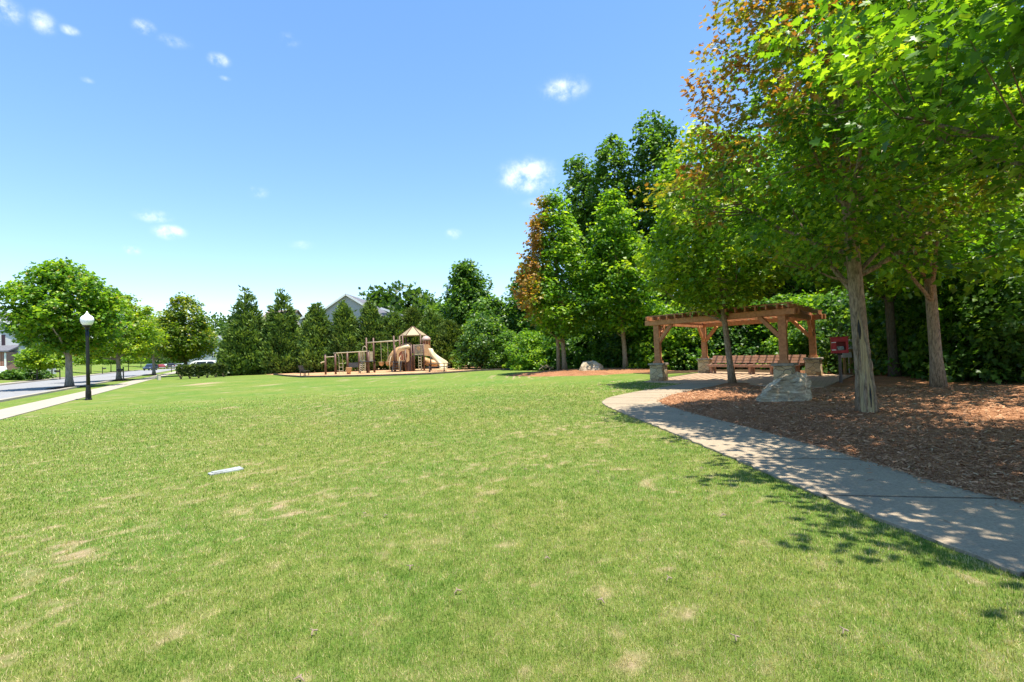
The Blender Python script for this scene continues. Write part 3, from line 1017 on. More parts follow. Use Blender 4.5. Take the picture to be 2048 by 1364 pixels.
def grow(root, H, zb, Rx, prof, seed, nc, nl, leaf, cr, palette, trunk_r, lean=(0, 0), limbs=10, leafkind='lobed', mt='leaf',
         bark='bark', tint=None, sq=.62, twigs=False, droop=.25, fork=None, shell=.38, Ry=None, trunk_top=.9, jitter=.5, up=.9, keep=None, tname='trunk'):
    rng = np.random.default_rng(seed); pr_ = random.Random(seed)
    lean = np.array([lean[0], lean[1], 0.0])
    P, t, rad = crown_points(rng, zb, H - cr * .5, Rx, prof, nc, shell=shell, Ry=Ry)
    sw = 4 * np.sin(P[:, 2] * .0)  # no sway
    P = P + lean[None] * (P[:, 2:3] / H)
    if keep is not None:
        k = keep(P); P, t, rad = P[k], t[k], rad[k]
    n = len(P)
    cl = cr * rng.uniform(.65, 1.3, n)
    axis = lambda z: lean * (z / H)
    # leaves
    idx = np.repeat(np.arange(n), nl)
    off = rng.normal(0, 1, (n * nl, 3)); off *= (rng.random((n * nl, 1)) ** .35) / np.maximum(np.linalg.norm(off, axis=1, keepdims=True), 1e-6)
    off[:, 2] *= sq
    Q = P[idx] + off * cl[idx][:, None]
    out = Q - (lean[None] * (Q[:, 2:3] / H)); out[:, 2] = 0; out = unit(out)
    if mt == 'needle':
        D = out * .75 + np.array([0, 0, .75]) + rng.normal(0, .38, Q.shape)
        Nn = out + rng.normal(0, .6, Q.shape)
    else:
        D = out * .55 + off * .7 + np.array([0, 0, -droop]) + rng.normal(0, jitter, Q.shape)
        Nn = np.array([0, 0, up]) + out * .25 + off * .35 + rng.normal(0, .42, Q.shape)
    S = leaf * rng.uniform(.65, 1.25, len(Q))
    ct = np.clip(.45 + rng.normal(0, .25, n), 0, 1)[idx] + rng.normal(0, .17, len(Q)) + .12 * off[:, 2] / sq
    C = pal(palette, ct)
    if tint is not None:
        C = tint(Q, C, rng, idx, n)
    C = C * rng.uniform(.85, 1.15, (len(Q), 1))
    link_mesh('crown', foliage_mesh('crown', Q, D, Nn, S, C, leafkind), M[mt], root)
    # trunk and limbs
    mb = MB()
    top = zb + (H - zb) * trunk_top
    pts, rr = [], []
    ns = 14
    wob = [pr_.uniform(-1, 1) for _ in range(4)]
    for i in range(ns + 1):
        q = i / ns; z = top * q
        fl = 1 + .42 * math.exp(-z / (.9 * trunk_r + .03))
        a_ = axis(z)
        pts.append((a_[0] + trunk_r * .55 * math.sin(q * 7 + wob[0]) * q, a_[1] + trunk_r * .55 * math.sin(q * 6 + wob[1]) * q, z - (.06 if i == 0 else 0)))
        rr.append(max(.012, trunk_r * fl * (1 - q) ** .56 if q > .3 else trunk_r * fl * (1 - .6 * q)))
    mb.tube(pts, rr, 12)
    order = list(range(n)); pr_.shuffle(order)
    ends = order[:limbs]
    nodes = [Vector(p) for p in pts[3:]]
    for k, e in enumerate(ends):
        end = Vector(P[e]) ; hr = math.hypot(end.x - axis(end.z)[0], end.y - axis(end.z)[1])
        z0 = max(zb * .82, min(end.z - hr * (.75 if end.z > zb + 1 else .45), top * .92)); z0 = max(zb * .7, z0) if k > 1 else zb * .8
        q = z0 / top; i0 = min(int(q * ns), ns - 1); f_ = q * ns - i0
        st = Vector(pts[i0]).lerp(Vector(pts[i0 + 1]), f_); r0 = (rr[i0] * (1 - f_) + rr[i0 + 1] * f_) * pr_.uniform(.38, .6)
        mid = st.lerp(end, .5) + Vector((pr_.uniform(-.1, .1) * hr, pr_.uniform(-.1, .1) * hr, -.10 * hr))
        path_ = []
        for j in range(9):
            u = j / 8
            path_.append(st * (1 - u) ** 2 + mid * 2 * u * (1 - u) + end * u * u + Vector((pr_.uniform(-.03, .03), pr_.uniform(-.03, .03), 0)) * (0 < j < 8))
        mb.tube(path_, [max(.006, r0 * (1 - .93 * j / 8)) for j in range(9)], 6, False)
        nodes += path_[2:]
    if twigs:
        NP = np.array([tuple(v) for v in nodes])
        for e in order[limbs:limbs + twigs]:
            p = P[e]
            dd = np.linalg.norm(NP - p, axis=1) + np.maximum(0, NP[:, 2] - p[2]) * 2
            s_ = Vector(NP[int(np.argmin(dd))]); e_ = Vector(p)
            md = s_.lerp(e_, .5) + Vector((0, 0, -.08 * (e_ - s_).length))
            mb.tube([s_, md, e_], [.016, .010, .004], 4, False)
    mb.build(tname, bark, root, smooth=True)
    root_trunk[root.name] = (pts, rr)
    return root


def tree(name, label, cat, x, y, z=0.0, group=None, rz=0, **kw):
    r = empty(name, (x, y, z), rz, label, cat, group)
    return grow(r, **kw)


ORANGE = np.array([(.22, .085, .028), (.34, .155, .04), (.36, .24, .05)])


def tint_a(Q, C, rng, idx, n):
    w = .85 * smst(.7, 3.6, -Q[:, 0] + .18 * (Q[:, 2] - 6.6)) * smst(4.0, 6.0, Q[:, 2]) + .05 * (Q[:, 2] > 3)
    cr = rng.random(n)[idx]
    pick = (cr * .9 + .1 * rng.random(len(Q))) < w * .95
    o = pal(ORANGE, rng.random(len(Q)))
    ol = np.array([.27, .26, .025]) * rng.uniform(.7, 1.2, (len(Q), 1))
    semi = (cr < w * 1.9) & ~pick
    return np.where(pick[:, None], o, np.where(semi[:, None], ol, C))


def tint_g(Q, C, rng, idx, n):
    w = smst(.7, 3.0, -Q[:, 0] + .12 * (Q[:, 2] - 7)) * .95
    cr = rng.random(n)[idx]
    pick = (cr * .7 + .3 * rng.random(len(Q))) < w * .85
    o = pal(ORANGE, .3 + .7 * rng.random(len(Q)))
    ol = np.array([.24, .20, .02]) * rng.uniform(.7, 1.2, (len(Q), 1))
    semi = (cr < w * 1.7) & ~pick
    return np.where(pick[:, None], o, np.where(semi[:, None], ol, C))


def tint_few(Q, C, rng, idx, n):
    pick = rng.random(len(Q)) < .025 + .08 * (rng.random(n)[idx] > .93)
    return np.where(pick[:, None], np.array([.33, .27, .03]) * rng.uniform(.7, 1.2, (len(Q), 1)), C)


# the maples beside the path
MG = 'maples in the mulch bed beside the path'
treeA = tree('maple_tree', 'maple with scarred trunk beside the path, leaves turning orange at upper left', 'tree', A_POS.x, A_POS.y, .13, MG,
             H=11.8, zb=2.9, Rx=3.35, prof='egg', seed=11, nc=640, nl=52, leaf=.11, cr=.48, sq=.5, palette=GREEN, trunk_r=.15, lean=(-.5, 0),
             limbs=26, leafkind='maple', tint=tint_a, twigs=260, shell=.5, jitter=.4, keep=lambda P: (P[:, 2] < 8.8) | (np.sin(np.arange(len(P)) * 12.9898) > -.4))
treeB = tree('maple_tree', 'bright green maple growing in front of the pergola beside the boulder', 'tree', B_POS.x, B_POS.y, .1, MG,
             H=10.3, zb=2.9, Rx=2.95, prof='egg', seed=12, nc=560, nl=32, leaf=.17, cr=.46, palette=YGREEN, trunk_r=.12, lean=(-.9, 0),
             limbs=18, leafkind='lobed', twigs=60, shell=.42)
treeC = tree('maple_tree', 'thick straight maple trunk rightmost in the mulch bed near the woods edge', 'tree', C_POS.x, C_POS.y, .15, MG,
             H=13, zb=3.0, Rx=4.6, prof='egg', seed=13, nc=620, nl=22, leaf=.2, cr=.6, palette=GREEN, trunk_r=.155, lean=(-.4, 0),
             limbs=18, leafkind='lobed', twigs=60, shell=.45)
treeD = tree('maple_tree', 'dark maple trunk in shade behind the scarred maple', 'tree', D_POS.x, D_POS.y, .15, MG,
             H=12.5, zb=3.2, Rx=3.3, prof='egg', seed=14, nc=560, nl=20, leaf=.22, cr=.65, palette=GREEN, trunk_r=.16, lean=(-.3, 0),
             limbs=14, leafkind='lobed', shell=.45, bark='bark_dark')
treeE = tree('maple_tree', 'nearest maple, its big bright leaves hanging in at the upper right', 'tree', E_POS.x, E_POS.y, .13, MG,
             H=11.5, zb=2.7, Rx=4.8, prof='egg', seed=15, nc=1300, nl=38, leaf=.13, cr=.5, sq=.45, palette=GREEN, trunk_r=.24, lean=(-.2, 0),
             limbs=26, leafkind='maple', twigs=420, shell=.42, jitter=.3, droop=.12, keep=lambda P: ((P[:, 2] < 5.4) | (np.sin(np.arange(len(P)) * 12.9898) > np.where(P[:, 0] < -1.2, -.72, .1))) & (P[:, 2] > 3.0) & (P[:, 0] + 8.2 - .23 * P[:, 2] > np.interp(P[:, 1] + 4.0, [1.5, 2.5, 3.1, 4.8, 7, 10], [3.5, 2.9, 2.4, 1.7, 1.9, 2.0]) + .35 * np.sin(P[:, 1] * 4)))
F_POS = Vector((base(1252, 33.5), 33.5)); G_POS = Vector((base(1130, 34.5), 34.5))
treeG = tree('maple_tree', 'twin trunk maple beside the grey boulder, orange leaves down its left side', 'tree', G_POS.x, G_POS.y, .2, 'young maples in the mound bed by the far lawn edge',
             H=12.6, zb=2.3, Rx=3.0, prof='egg', seed=16, nc=800, nl=20, leaf=.22, cr=.55, palette=GREEN, trunk_r=.16, lean=(-.5, 0),
             limbs=16, leafkind='lobed', tint=tint_g, shell=.42)
mbx = MB(); mbx.tube([(-.42, .1, -.1), (-.40, .1, 1.5), (-.5, .15, 3.2), (-.9, .2, 5.5)], [.15, .12, .10, .05], 8)
mbx.tube([(0, -.1, 1.9), (-.6, -.3, 2.3), (-1.2, -.5, 2.9), (-1.8, -.6, 3.9)], [.05, .045, .035, .015], 6)
mbx.build('second_trunk', 'bark', treeG, smooth=True)
treeF = tree('maple_tree', 'slim single trunk maple between the boulder and the pergola', 'tree', F_POS.x, F_POS.y, .15, 'young maples in the mound bed by the far lawn edge',
             H=12.2, zb=2.6, Rx=2.55, prof='egg', seed=17, nc=700, nl=20, leaf=.22, cr=.55, palette=GREEN, trunk_r=.16, lean=(-.5, 0),
             limbs=14, leafkind='lobed', shell=.42)

# scar on the near maple: a long open wound with pale heartwood and rolled bark lips
tp, trr = root_trunk[treeA.name]


def on_trunk(z, ang, out):
    zs = [p[2] for p in tp]
    x = np.interp(z, zs, [p[0] for p in tp]); y = np.interp(z, zs, [p[1] for p in tp]); r = np.interp(z, zs, trr) + out
    a = math.atan2(-.81, -.58) + ang
    return Vector((x + r * math.cos(a), y + r * math.sin(a), z))


nz_ = 26
rows = []
for i in range(nz_ + 1):
    q = i / nz_; z = -.03 + 2.05 * q
    w = .95 * max(0, math.sin(math.pi * min(1, q * .80 + .17))) ** .8 * (1 - .25 * q)
    c0 = .10 * math.sin(q * 4) + .08
    rows.append([on_trunk(z, c0 + w * t, o_ + .004 * math.sin(i * 1.9 + t * 9)) for t, o_ in ((-1, .004), (-.6, .010), (-.2, .014), (.2, .012), (.6, .010), (1, .004))])
vs = [v for r_ in rows for v in r_]
fs = [(i * 6 + j, i * 6 + j + 1, (i + 1) * 6 + j + 1, (i + 1) * 6 + j) for i in range(nz_) for j in range(5)]
MB().add(vs, fs).build('trunk_scar', 'heartwood', treeA, smooth=True)
mb = MB()
for sd in (0, 5):
    mb.tube([rows[i][sd] + Vector((.006 * math.sin(i * 1.3 + sd), 0, 0)) for i in range(nz_ + 1)], [.008 + .030 * max(0, math.sin(math.pi * i / nz_)) ** .7 * (1 + .2 * math.sin(i * 2.1)) for i in range(nz_ + 1)], 7)
mb.tube([rows[i][3].lerp(rows[i][2], .5 + .4 * math.sin(i * .35)) for i in range(1, 12)], [.008, .020, .030, .034, .036, .034, .03, .026, .02, .012, .005], 7)
mb.tube([rows[i][1].lerp(rows[i][2], .3) for i in range(10, 24)], [.004, .01, .014, .017, .018, .018, .017, .016, .015, .013, .011, .009, .006, .003], 6)
mb.build('bark_lip', 'bark', treeA, smooth=True)
MB().tube([rows[i][2] for i in range(19, 25)], [.006, .018, .026, .026, .018, .006], 6).build('cavity', 'dark_inside', treeA, smooth=True)
MB().tube([rows[i][3].lerp(rows[i][4], .5) for i in range(2, 9)], [.004, .012, .016, .018, .016, .01, .004], 6).build('cavity', 'dark_inside', treeA, smooth=True)

# street trees along the near kerb
SG = 'street trees along the near kerb'
st_specs = [
    (139, 38.5, 10.0, 2.7, 3.95, 'large round street tree behind the lamp post, spreading over the road', 21, .24, 900),
    (238, 52, 9.3, 2.6, 3.9, 'second street tree past the lamp post, beside a mailbox', 22, .22, 600),
    (308, 72, 9.6, 2.6, 3.9, 'smaller pale green street tree, third from the lamp post', 23, .2, 420),
]
for (px, d, H, zb, rx, lab, sd, tr_, nc) in st_specs:
    x = base(px, d)
    tree('street_tree', lab, 'tree', x, d, 0.05, SG, H=H, zb=zb, Rx=rx, prof='dome' if sd != 21 else 'oval', seed=sd, nc=int(nc * 1.15), nl=22, leaf=.24, cr=.5,
         palette=YGREEN if sd != 21 else GREEN, trunk_r=tr_, limbs=18, leafkind='lobed', tint=tint_few, bark='bark_pale', shell=.36, lean=(-.3, 0))
    disc_mound('mulch_ring', x, d, 1.5, 1.5, .14, 'mulch_dark', seed=sd)
x = base(372, 62)
tree('street_tree', 'dark green street tree with yellowing top behind the clipped hedge', 'tree', x, 62, 0, SG, H=10.4, zb=2.0, Rx=3.7, prof='egg', seed=24, nc=620, nl=20,
     leaf=.28, cr=.62, palette=((.05, .11, .012), (.13, .22, .016), (.33, .36, .03)), trunk_r=.2, limbs=14, leafkind='lobed', tint=tint_few, bark='bark_dark', shell=.36)

# trees across the street
OG = 'small trees across the street'
for k, (px, d, H, zb, rx, lab) in enumerate([
    (74, 64, 4.6, 1.7, 1.9, 'small tree on a mulch ring in front of the garage house'),
    (104, 78, 5.2, 1.8, 2.0, 'small tree just right of the garage house shrub, thin dark trunk'),
    (182, 104, 6.0, 2.1, 3.3, 'small tree across the road just right of the lamp post'),
    (222, 118, 6.0, 2.2, 2.8, 'slim tree on the grassy bank left of the second street tree'),
    (257, 128, 6.6, 2.2, 3.2, 'slim tree on the grassy bank right of the second street tree'),
    (282, 150, 9.5, 2.4, 4.2, 'tree at the far end of the grassy bank near the parked cars')]):
    x = base(px, d); z = hz(x, d)
    x = base(px, d, z)
    tree('young_tree', lab, 'tree', x, d, z, OG, H=H, zb=zb, Rx=rx, prof='dome', seed=30 + k, nc=240, nl=16, leaf=.34, cr=.55,
         palette=GREEN if k % 2 else YGREEN, trunk_r=.10, limbs=8, leafkind='quad', shell=.36, bark='bark_dark')
    if k in (0, 3, 4): disc_mound('mulch_ring', x, d, 1.4, 1.4, .16, 'mulch_dark', seed=40 + k, zb=z)

# cypress screen
CG = 'cypress trees screening the playground'
cy = [(476, 56.5, 648, 1.9, 'leftmost cypress, short, at the end of the clipped hedge'),
      (499, 57.5, 571, 2.45, 'tallest cypress of the screen, with a thin open top'),
      (538, 59, 640, 2.2, 'lower cypress squeezed between the two tallest ones'),
      (572, 58, 576, 2.5, 'second tallest cypress, with a narrow dark spire'),
      (612, 59, 650, 2.1, 'low cypress filling in left of the house eave'),
      (642, 57.5, 607, 2.35, 'broad cypress covering the left slope of the gable roof'),
      (696, 57, 602, 2.05, 'narrow cypress standing in front of the middle of the gable'),
      (750, 57.5, 604, 2.15, 'narrow cypress covering the right corner of the gable'),
      (795, 58, 622, 2.4, 'cypress directly behind the tan tower roof'),
      (833, 59, 610, 2.5, 'pale tipped cypress just right of the tower roof'),
      (872, 58, 618, 2.5, 'broad cypress behind the curved open slide'),
      (908, 57, 640, 2.6, 'olive tinted cypress, rightmost of the screen')]
for k, (px, d, ty, rx, lab) in enumerate(cy):
    x = base(px, d)
    H = (703 - .035 * (px - 1024) - ty) * d / 1000 + CAMH
    tree('cypress_tree', lab, 'tree', x, d, 0, CG, H=H, zb=.25, Rx=rx * 1.13, prof='cone', seed=50 + k, nc=900, nl=15, leaf=.42, cr=.40,
         palette=CYPR if k not in (9, 11) else ((.04, .08, .015), (.09, .145, .025), (.17, .21, .05)), trunk_r=.16, limbs=12, leafkind='spray', mt='needle', bark='bark_dark', shell=.34, sq=1.0,
         lean=(-.35, 0), trunk_top=.97, keep=((lambda P, H=H: (P[:, 2] < H * .66) | (np.sin(P[:, 2] * 6 + P[:, 0] * 4) > -.35)) if k in (1, 3) else None))

# woods behind: tall trees one can tell apart
WG = 'tall trees of the woods behind the park'
tw = [  # px, depth, top row, half-width, crown base, palette, label
    (950, 66, 516, 3.9, 2.2, DEEP, 'tall open crowned tree rising above the cypress screen'),
    (905, 72, 602, 4.0, 2.0, DEEP, 'lower dark tree right of the cypress screen, beneath the open crowned one'),
    (1000, 58, 588, 3.9, 1.5, DEEP, 'dark leafy tree between the open crowned tree and the orange edged maple'),
    (1085, 56, 520, 4.5, 2.0, DEEP, 'dark tree hidden behind the orange edged maple'),
    (1190, 62, 302, 3.4, 6.0, DEEP, 'very tall dark tree above the slim maple, leaning left at its top'),
    (1258, 58, 262, 4.4, 6.0, DEEP, 'tall blue green tree in the middle of the woods skyline'),
    (1340, 56, 214, 4.2, 8.0, DEEP, 'highest tree of the woods skyline, with thin feathery top'),
    (1420, 46, 330, 6.0, 3.0, GREEN, 'mid green tree behind the left half of the pergola'),
    (1530, 44, 250, 6.0, 3.0, GREEN, 'green tree behind the pergola, right of its centre'),
    (1640, 40, 180, 6.5, 3.0, DEEP, 'dark tree behind the red book box'),
    (1760, 36, 120, 6.5, 3.0, GREEN, 'tall green tree behind the scarred maple'),
    (1900, 31, 120, 6.0, 2.5, DEEP, 'dark tree behind the thick straight maple'),
    (2030, 27, 120, 6.0, 2.0, GREEN, 'tree at the right edge of the woods'),
]
for k, (px, d, ty, rx, zb, pa, lab) in enumerate(tw):
    x = base(px, d)
    H = (703 - .035 * (px - 1024) - ty) * d / 1000 + CAMH
    tree('woodland_tree', lab, 'tree', x, d, 0, WG, H=H, zb=zb, Rx=rx, prof='tall' if k in (4, 5, 6, 0) else 'egg', seed=70 + k, nc=int(520 - (k in (4, 5, 6)) * 60), nl=22, leaf=.40 if d > 45 else .32,
         cr=.85, palette=pa, trunk_r=.26, limbs=16, leafkind='lobed', bark='bark_dark', shell=.4, lean=(-1.0, 0))

# shrubs along the wood edge: three models, copied
BG = 'leafy shrubs along the edge of the woods'
protos = []
bush = [  # px, depth, height, scale-xy, label
    (975, 50, 5.6, 1.0, 'dark shrub behind the brown planter at the play area corner'),
    (1025, 48, 3.6, .8, 'leafy green shrub behind the brush pile'),
    (1072, 44, 3.6, .9, 'low pale green shrub left of the twin trunk maple'),
    (1110, 42, 2.4, .8, 'lowest shrub, fresh green, around the foot of the twin trunk maple'),
    (1165, 41, 4.6, 1.0, 'shrub directly behind the grey boulder'),
    (1215, 39, 5.0, 1.0, 'shrub just left of the slim maple trunk'),
    (1275, 36.5, 4.8, .95, 'shrub just left of the pergola stone pier'),
    (1340, 34.5, 4.8, .95, 'shrub seen between the two left pergola posts'),
    (1405, 35, 5.0, 1.0, 'shrub behind the back left pergola post'),
    (1455, 34, 4.6, .95, 'shrub behind the left end of the long bench'),
    (1510, 33.5, 4.7, 1.0, 'shrub behind the middle of the long bench'),
    (1580, 32.5, 4.8, 1.0, 'shrub behind the right end of the long bench'),
    (1640, 29.5, 4.7, .95, 'shrub between the right pergola post and the red book box'),
    (1700, 26.5, 4.6, .9, 'shrub behind the grey utility boxes'),
    (1765, 23.8, 4.6, .85, 'shrub behind the dark shaded maple trunk'),
    (1828, 21.2, 4.6, .8, 'shrub between the dark and the thick maple trunks'),
    (1905, 18.8, 4.5, .75, 'shrub right of the thick straight maple trunk'),
    (1985, 17.2, 4.4, .7, 'second shrub right of the thick straight maple trunk'),
    (2055, 15.8, 4.2, .7, 'shrub cut by the right edge of the view'),
]
for k in range(3):
    r = empty('shrub', (0, 0, 0), 0, 'x', 'shrub', BG)
    grow(r, H=4.8, zb=.12, Rx=2.9, prof='mound', seed=100 + k, nc=520, nl=20, leaf=.22, cr=.48, palette=(((.034, .09, .016), (.085, .19, .026), (.20, .31, .045)), GREEN, ((.034, .095, .014), (.08, .19, .02), (.19, .33, .038)))[k],
         trunk_r=.07, limbs=12, leafkind='lobed', bark='bark_dark', shell=.36, trunk_top=.6, tname='stem')
    protos.append(r)
used = [False] * 3
for k, (px, d, H, s, lab) in enumerate(bush):
    q = 1 if k in (2, 3, 7, 12) else (k * 2) % 3 if (k * 2) % 3 != 1 else (k % 2) * 2
    loc = (base(px, d), d, 0.02); s3 = (s, s, H / 4.8); rz = (k * 2.4) % 6.28
    if not used[q]:
        r = protos[q]; used[q] = True
        r.location, r.rotation_euler, r.scale = loc, (0, 0, rz), s3; r['label'] = lab
    else:
        dup(protos[q], loc, rz, s3, lab, BG)


# far woods and undergrowth that read as one mass
def mass(name, spots, leaf, cr, nl, palette, seed):
    rng = np.random.default_rng(seed)
    Ps, Ds, Ns, Ss, Cs = [], [], [], [], []
    for (x, y, z, r, h, nc, prof) in spots:
        P, t, rad = crown_points(rng, .1, h, r, prof, nc, shell=.3)
        P = P + np.array([x, y, z])
        idx = np.repeat(np.arange(len(P)), nl)
        off = rng.normal(0, .55, (len(idx), 3)); off[:, 2] *= .7
        Q = P[idx] + off * cr
        out = unit(Q - np.array([x, y, z + h * .3]))
        Ps.append(Q); Ds.append(out * .5 + off * .5 + rng.normal(0, .5, Q.shape)); Ns.append(np.array([0, 0, .8]) + out * .4 + rng.normal(0, .5, Q.shape))
        Ss.append(leaf * rng.uniform(.6, 1.3, len(Q)))
        Cs.append(pal(palette, np.clip(.4 + .12 * rng.normal() + rng.normal(0, .16, len(P)), 0, 1)[idx] + rng.normal(0, .14, len(Q))))
    me = foliage_mesh(name, np.concatenate(Ps), np.concatenate(Ds), np.concatenate(Ns), np.concatenate(Ss), np.concatenate(Cs), 'quad')
    tag(link_mesh(name, me, M['leaf']), kind='stuff')


rr_ = random.Random(4)
sp = []
for i in range(46):
    px = 880 + i * 29; d = np.interp(px, [880, 1250, 1500, 1750, 2100, 2300], [78, 62, 52, 42, 27, 22]) + rr_.uniform(-2, 3)
    sp.append((base(px, d), d, 0, 3.4, rr_.uniform(8, 12), 150, 'egg'))
mass('woodland_undergrowth', sp, .5, 1.0, 9, DEEP, 7)
sp = []
for i in range(64):
    px = -120 + i * 17; d = rr_.uniform(205, 250)
    z = hz(base(px, d), d)
    sp.append((base(px, d), d, z, 9, (10 if px < 440 else 15) * rr_.uniform(.8, 1.2), 90, 'dome'))
for (px, d, ty, r) in ((440, 165, 634, 9), (475, 160, 638, 8), (760, 105, 580, 6), (800, 105, 571, 7), (835, 106, 578, 6), (870, 100, 598, 6), (780, 98, 612, 5), (600, 140, 660, 9)):
    x = base(px, d); sp.append((x, d, 0, r, (703 - .035 * (px - 1024) - ty) * d / 1000 + CAMH, 330, 'dome'))
mass('distant_woods', sp, 1.0, 1.6, 9, ((.03, .075, .016), (.06, .125, .022), (.11, .19, .035)), 8)


# ------------------------------------------------------------------ clipped hedge
def hedge():
    xl, yl = base(357, 49.5), 49.5; xr, yr = base(452, 52.5), 52.5
    r = empty('clipped_hedge', ((xl + xr) / 2, (yl + yr) / 2, 0), 0, 'clipped box hedge on bare stems in front of the white car', 'hedge')
    rng = np.random.default_rng(77)
    n = 4200
    u = rng.uniform(-.5, .5, n); L_ = Vector((xr - xl, yr - yl)); ln = L_.length; L_ = L_ / ln; Wd = Vector((-L_.y, L_.x))
    v = np.sign(rng.normal(size=n)) * rng.random(n) ** .3 * .55; z = .38 + rng.random(n) ** .7 * .9 + .07 * np.sin(u * 23) + .05 * np.sin(u * 51)
    Q = np.stack([u * ln * L_.x + v * Wd.x, u * ln * L_.y + v * Wd.y, z], 1)
    D = rng.normal(0, 1, Q.shape) + np.array([0, -.3, .5]); Nn = rng.normal(0, .6, Q.shape) + np.array([0, -.2, .9])
    C = pal(((.03, .05, .018), (.075, .12, .035), (.17, .22, .075)), np.clip(.5 + rng.normal(0, .2, n), 0, 1))
    link_mesh('foliage', foliage_mesh('foliage', Q, D, Nn, .26 * rng.uniform(.6, 1.2, n), C, 'lobed'), M['leaf'], r)
    for k in range(6):
        s = -.45 + k * .18
        mb = MB()
        for j in range(5):
            a = j * 1.3 + k
            mb.tube([(s * ln * L_.x, s * ln * L_.y, -.05), (s * ln * L_.x + .16 * math.cos(a), s * ln * L_.y + .16 * math.sin(a), .35), (s * ln * L_.x + .36 * math.cos(a), s * ln * L_.y + .3 * math.sin(a), .8)], [.04, .03, .02], 5)
        mb.build('stem', 'stick', r)


hedge()


# ------------------------------------------------------------------ pergola and bench
def v3(p, z): return Vector((p.x, p.y, z))


def pergola():
    c = (FL + FR + BL + BR) / 4
    r = empty('pergola', (c.x, c.y, .042), 0, 'red stained timber pergola on four stone piers at the end of the path', 'pergola')
    O = v3(c, 0)
    ang = math.atan2(VV.y, VV.x)
    posts = {'FL': FL, 'BL': BL, 'FR': FR, 'BR': BR}
    for k, p in posts.items():
        q = v3(p, 0) - O
        pier = MB().box((0, 0, .355), (.62, .62, .71), taper=.96).build('stone_pier', 'stone', r, bevel=.015)
        pier.location = q; pier.rotation_euler = (0, 0, ang)
        cp = MB().box((0, 0, .755), (.72, .72, .085)).build('pier_cap', 'cap', pier, bevel=.012)
        bs = MB().box((0, 0, .85), (.36, .36, .11), taper=.93).build('post_base', 'cedar', r); bs.location = q; bs.rotation_euler = (0, 0, ang)
        po = MB().box((0, 0, 1.72), (.255, .255, 1.66)).build('post', 'cedar', r, bevel=.008); po.location = q; po.rotation_euler = (0, 0, ang)
    zb = 2.53 + .11
    over = .55

    def beam(a, b, off, z, h=.22, w=.1):
        a_, b_ = v3(a, z) - O, v3(b, z) - O; d = (b_ - a_).normalized()
        nrm = Vector((-d.y, d.x, 0))
        for s in (-1, 1):
            MB().bar(a_ - d * off + nrm * s * .14, b_ + d * off + nrm * s * .14, w, h).build('beam', 'cedar', r, bevel=.01)

    beam(FL, FR, over, zb); beam(BL, BR, over, zb)
    # cross ties under the rafters, along v
    for a, b in ((FL, BL), (FR, BR)):
        a_, b_ = v3(a, zb - .02) - O, v3(b, zb - .02) - O; d = (b_ - a_).normalized()
        MB().bar(a_ + d * .2, b_ - d * .2, .1, .22).build('tie_beam', 'cedar', r, bevel=.01)
    nr = 17
    for i in range(nr):
        t = -.06 + 1.12 * i / (nr - 1)
        a_ = v3(FL.lerp(FR, t), zb + .11 + .08) - O; b_ = v3(BL.lerp(BR, t), zb + .11 + .08) - O; d = (b_ - a_).normalized()
        MB().bar(a_ - d * .55, b_ + d * .55, .055, .158).build('rafter', 'cedar', r, bevel=.006)
    for i in range(7):
        t = -.04 + 1.08 * i / 6
        a_ = v3(FL.lerp(BL, t), zb + .295) - O; b_ = v3(FR.lerp(BR, t), zb + .295) - O; d = (b_ - a_).normalized()
        MB().bar(a_ - d * .45, b_ + d * .45, .05, .05).build('purlin', 'cedar', r)
    for (a, b) in ((FL, FR), (FR, FL), (BL, BR), (BR, BL), (FL, BL), (BL, FL), (FR, BR), (BR, FR)):
        a_, b_ = v3(a, 0) - O, v3(b, 0) - O; d = (b_ - a_).normalized()
        MB().bar(a_ + d * .12 + Vector((0, 0, 1.78)), a_ + d * .86 + Vector((0, 0, 2.54)), .12, .15).build('brace', 'cedar', r, bevel=.006)
    # bench between the two back piers
    d = (BR - BL).normalized(); nrm = Vector((-d.y, d.x))
    if nrm.dot(VV) > 0: nrm = -nrm
    a, b = BL + d * .42 + nrm * .02, BR - d * .42 + nrm * .02
    mid = (a + b) / 2
    be = empty('long_bench', (mid.x, mid.y, .042), math.atan2(d.y, d.x), 'long slatted timber bench with reclined back between the two back piers', 'bench')
    hl = (b - a).length / 2
    s = 1 if Vector((-d.y, d.x)).dot(nrm) > 0 else -1      # local +y*s faces the lawn
    for j in range(4):
        MB().box((0, s * (.04 + j * .125), .46), (2 * hl, .11, .045)).build('seat_board', 'bench_wood', be, bevel=.006)
    for j in range(3):
        MB().box((0, s * (-.06 - .055 * j), .60 + j * .135), (2 * hl, .03, .125), rot=(s * R(20), 0, 0)).build('back_board', 'bench_wood', be, bevel=.005)
    for j in range(5):
        x = -hl + .25 + j * (2 * hl - .5) / 4
        mb = MB().box((x, s * .33, .2), (.12, .09, .48)).box((x, s * .05, .2), (.12, .09, .48)).box((x, s * .2, .405), (.1, .46, .055))
        mb.bar((x, s * .0, .42), (x, s * -.24, .95), .07, .05)
        mb.build('leg', 'bench_wood', be)
    MB().box((0, s * .49, .40), (2 * hl - .3, .035, .10)).build('apron', 'bench_wood', be)


pergola()


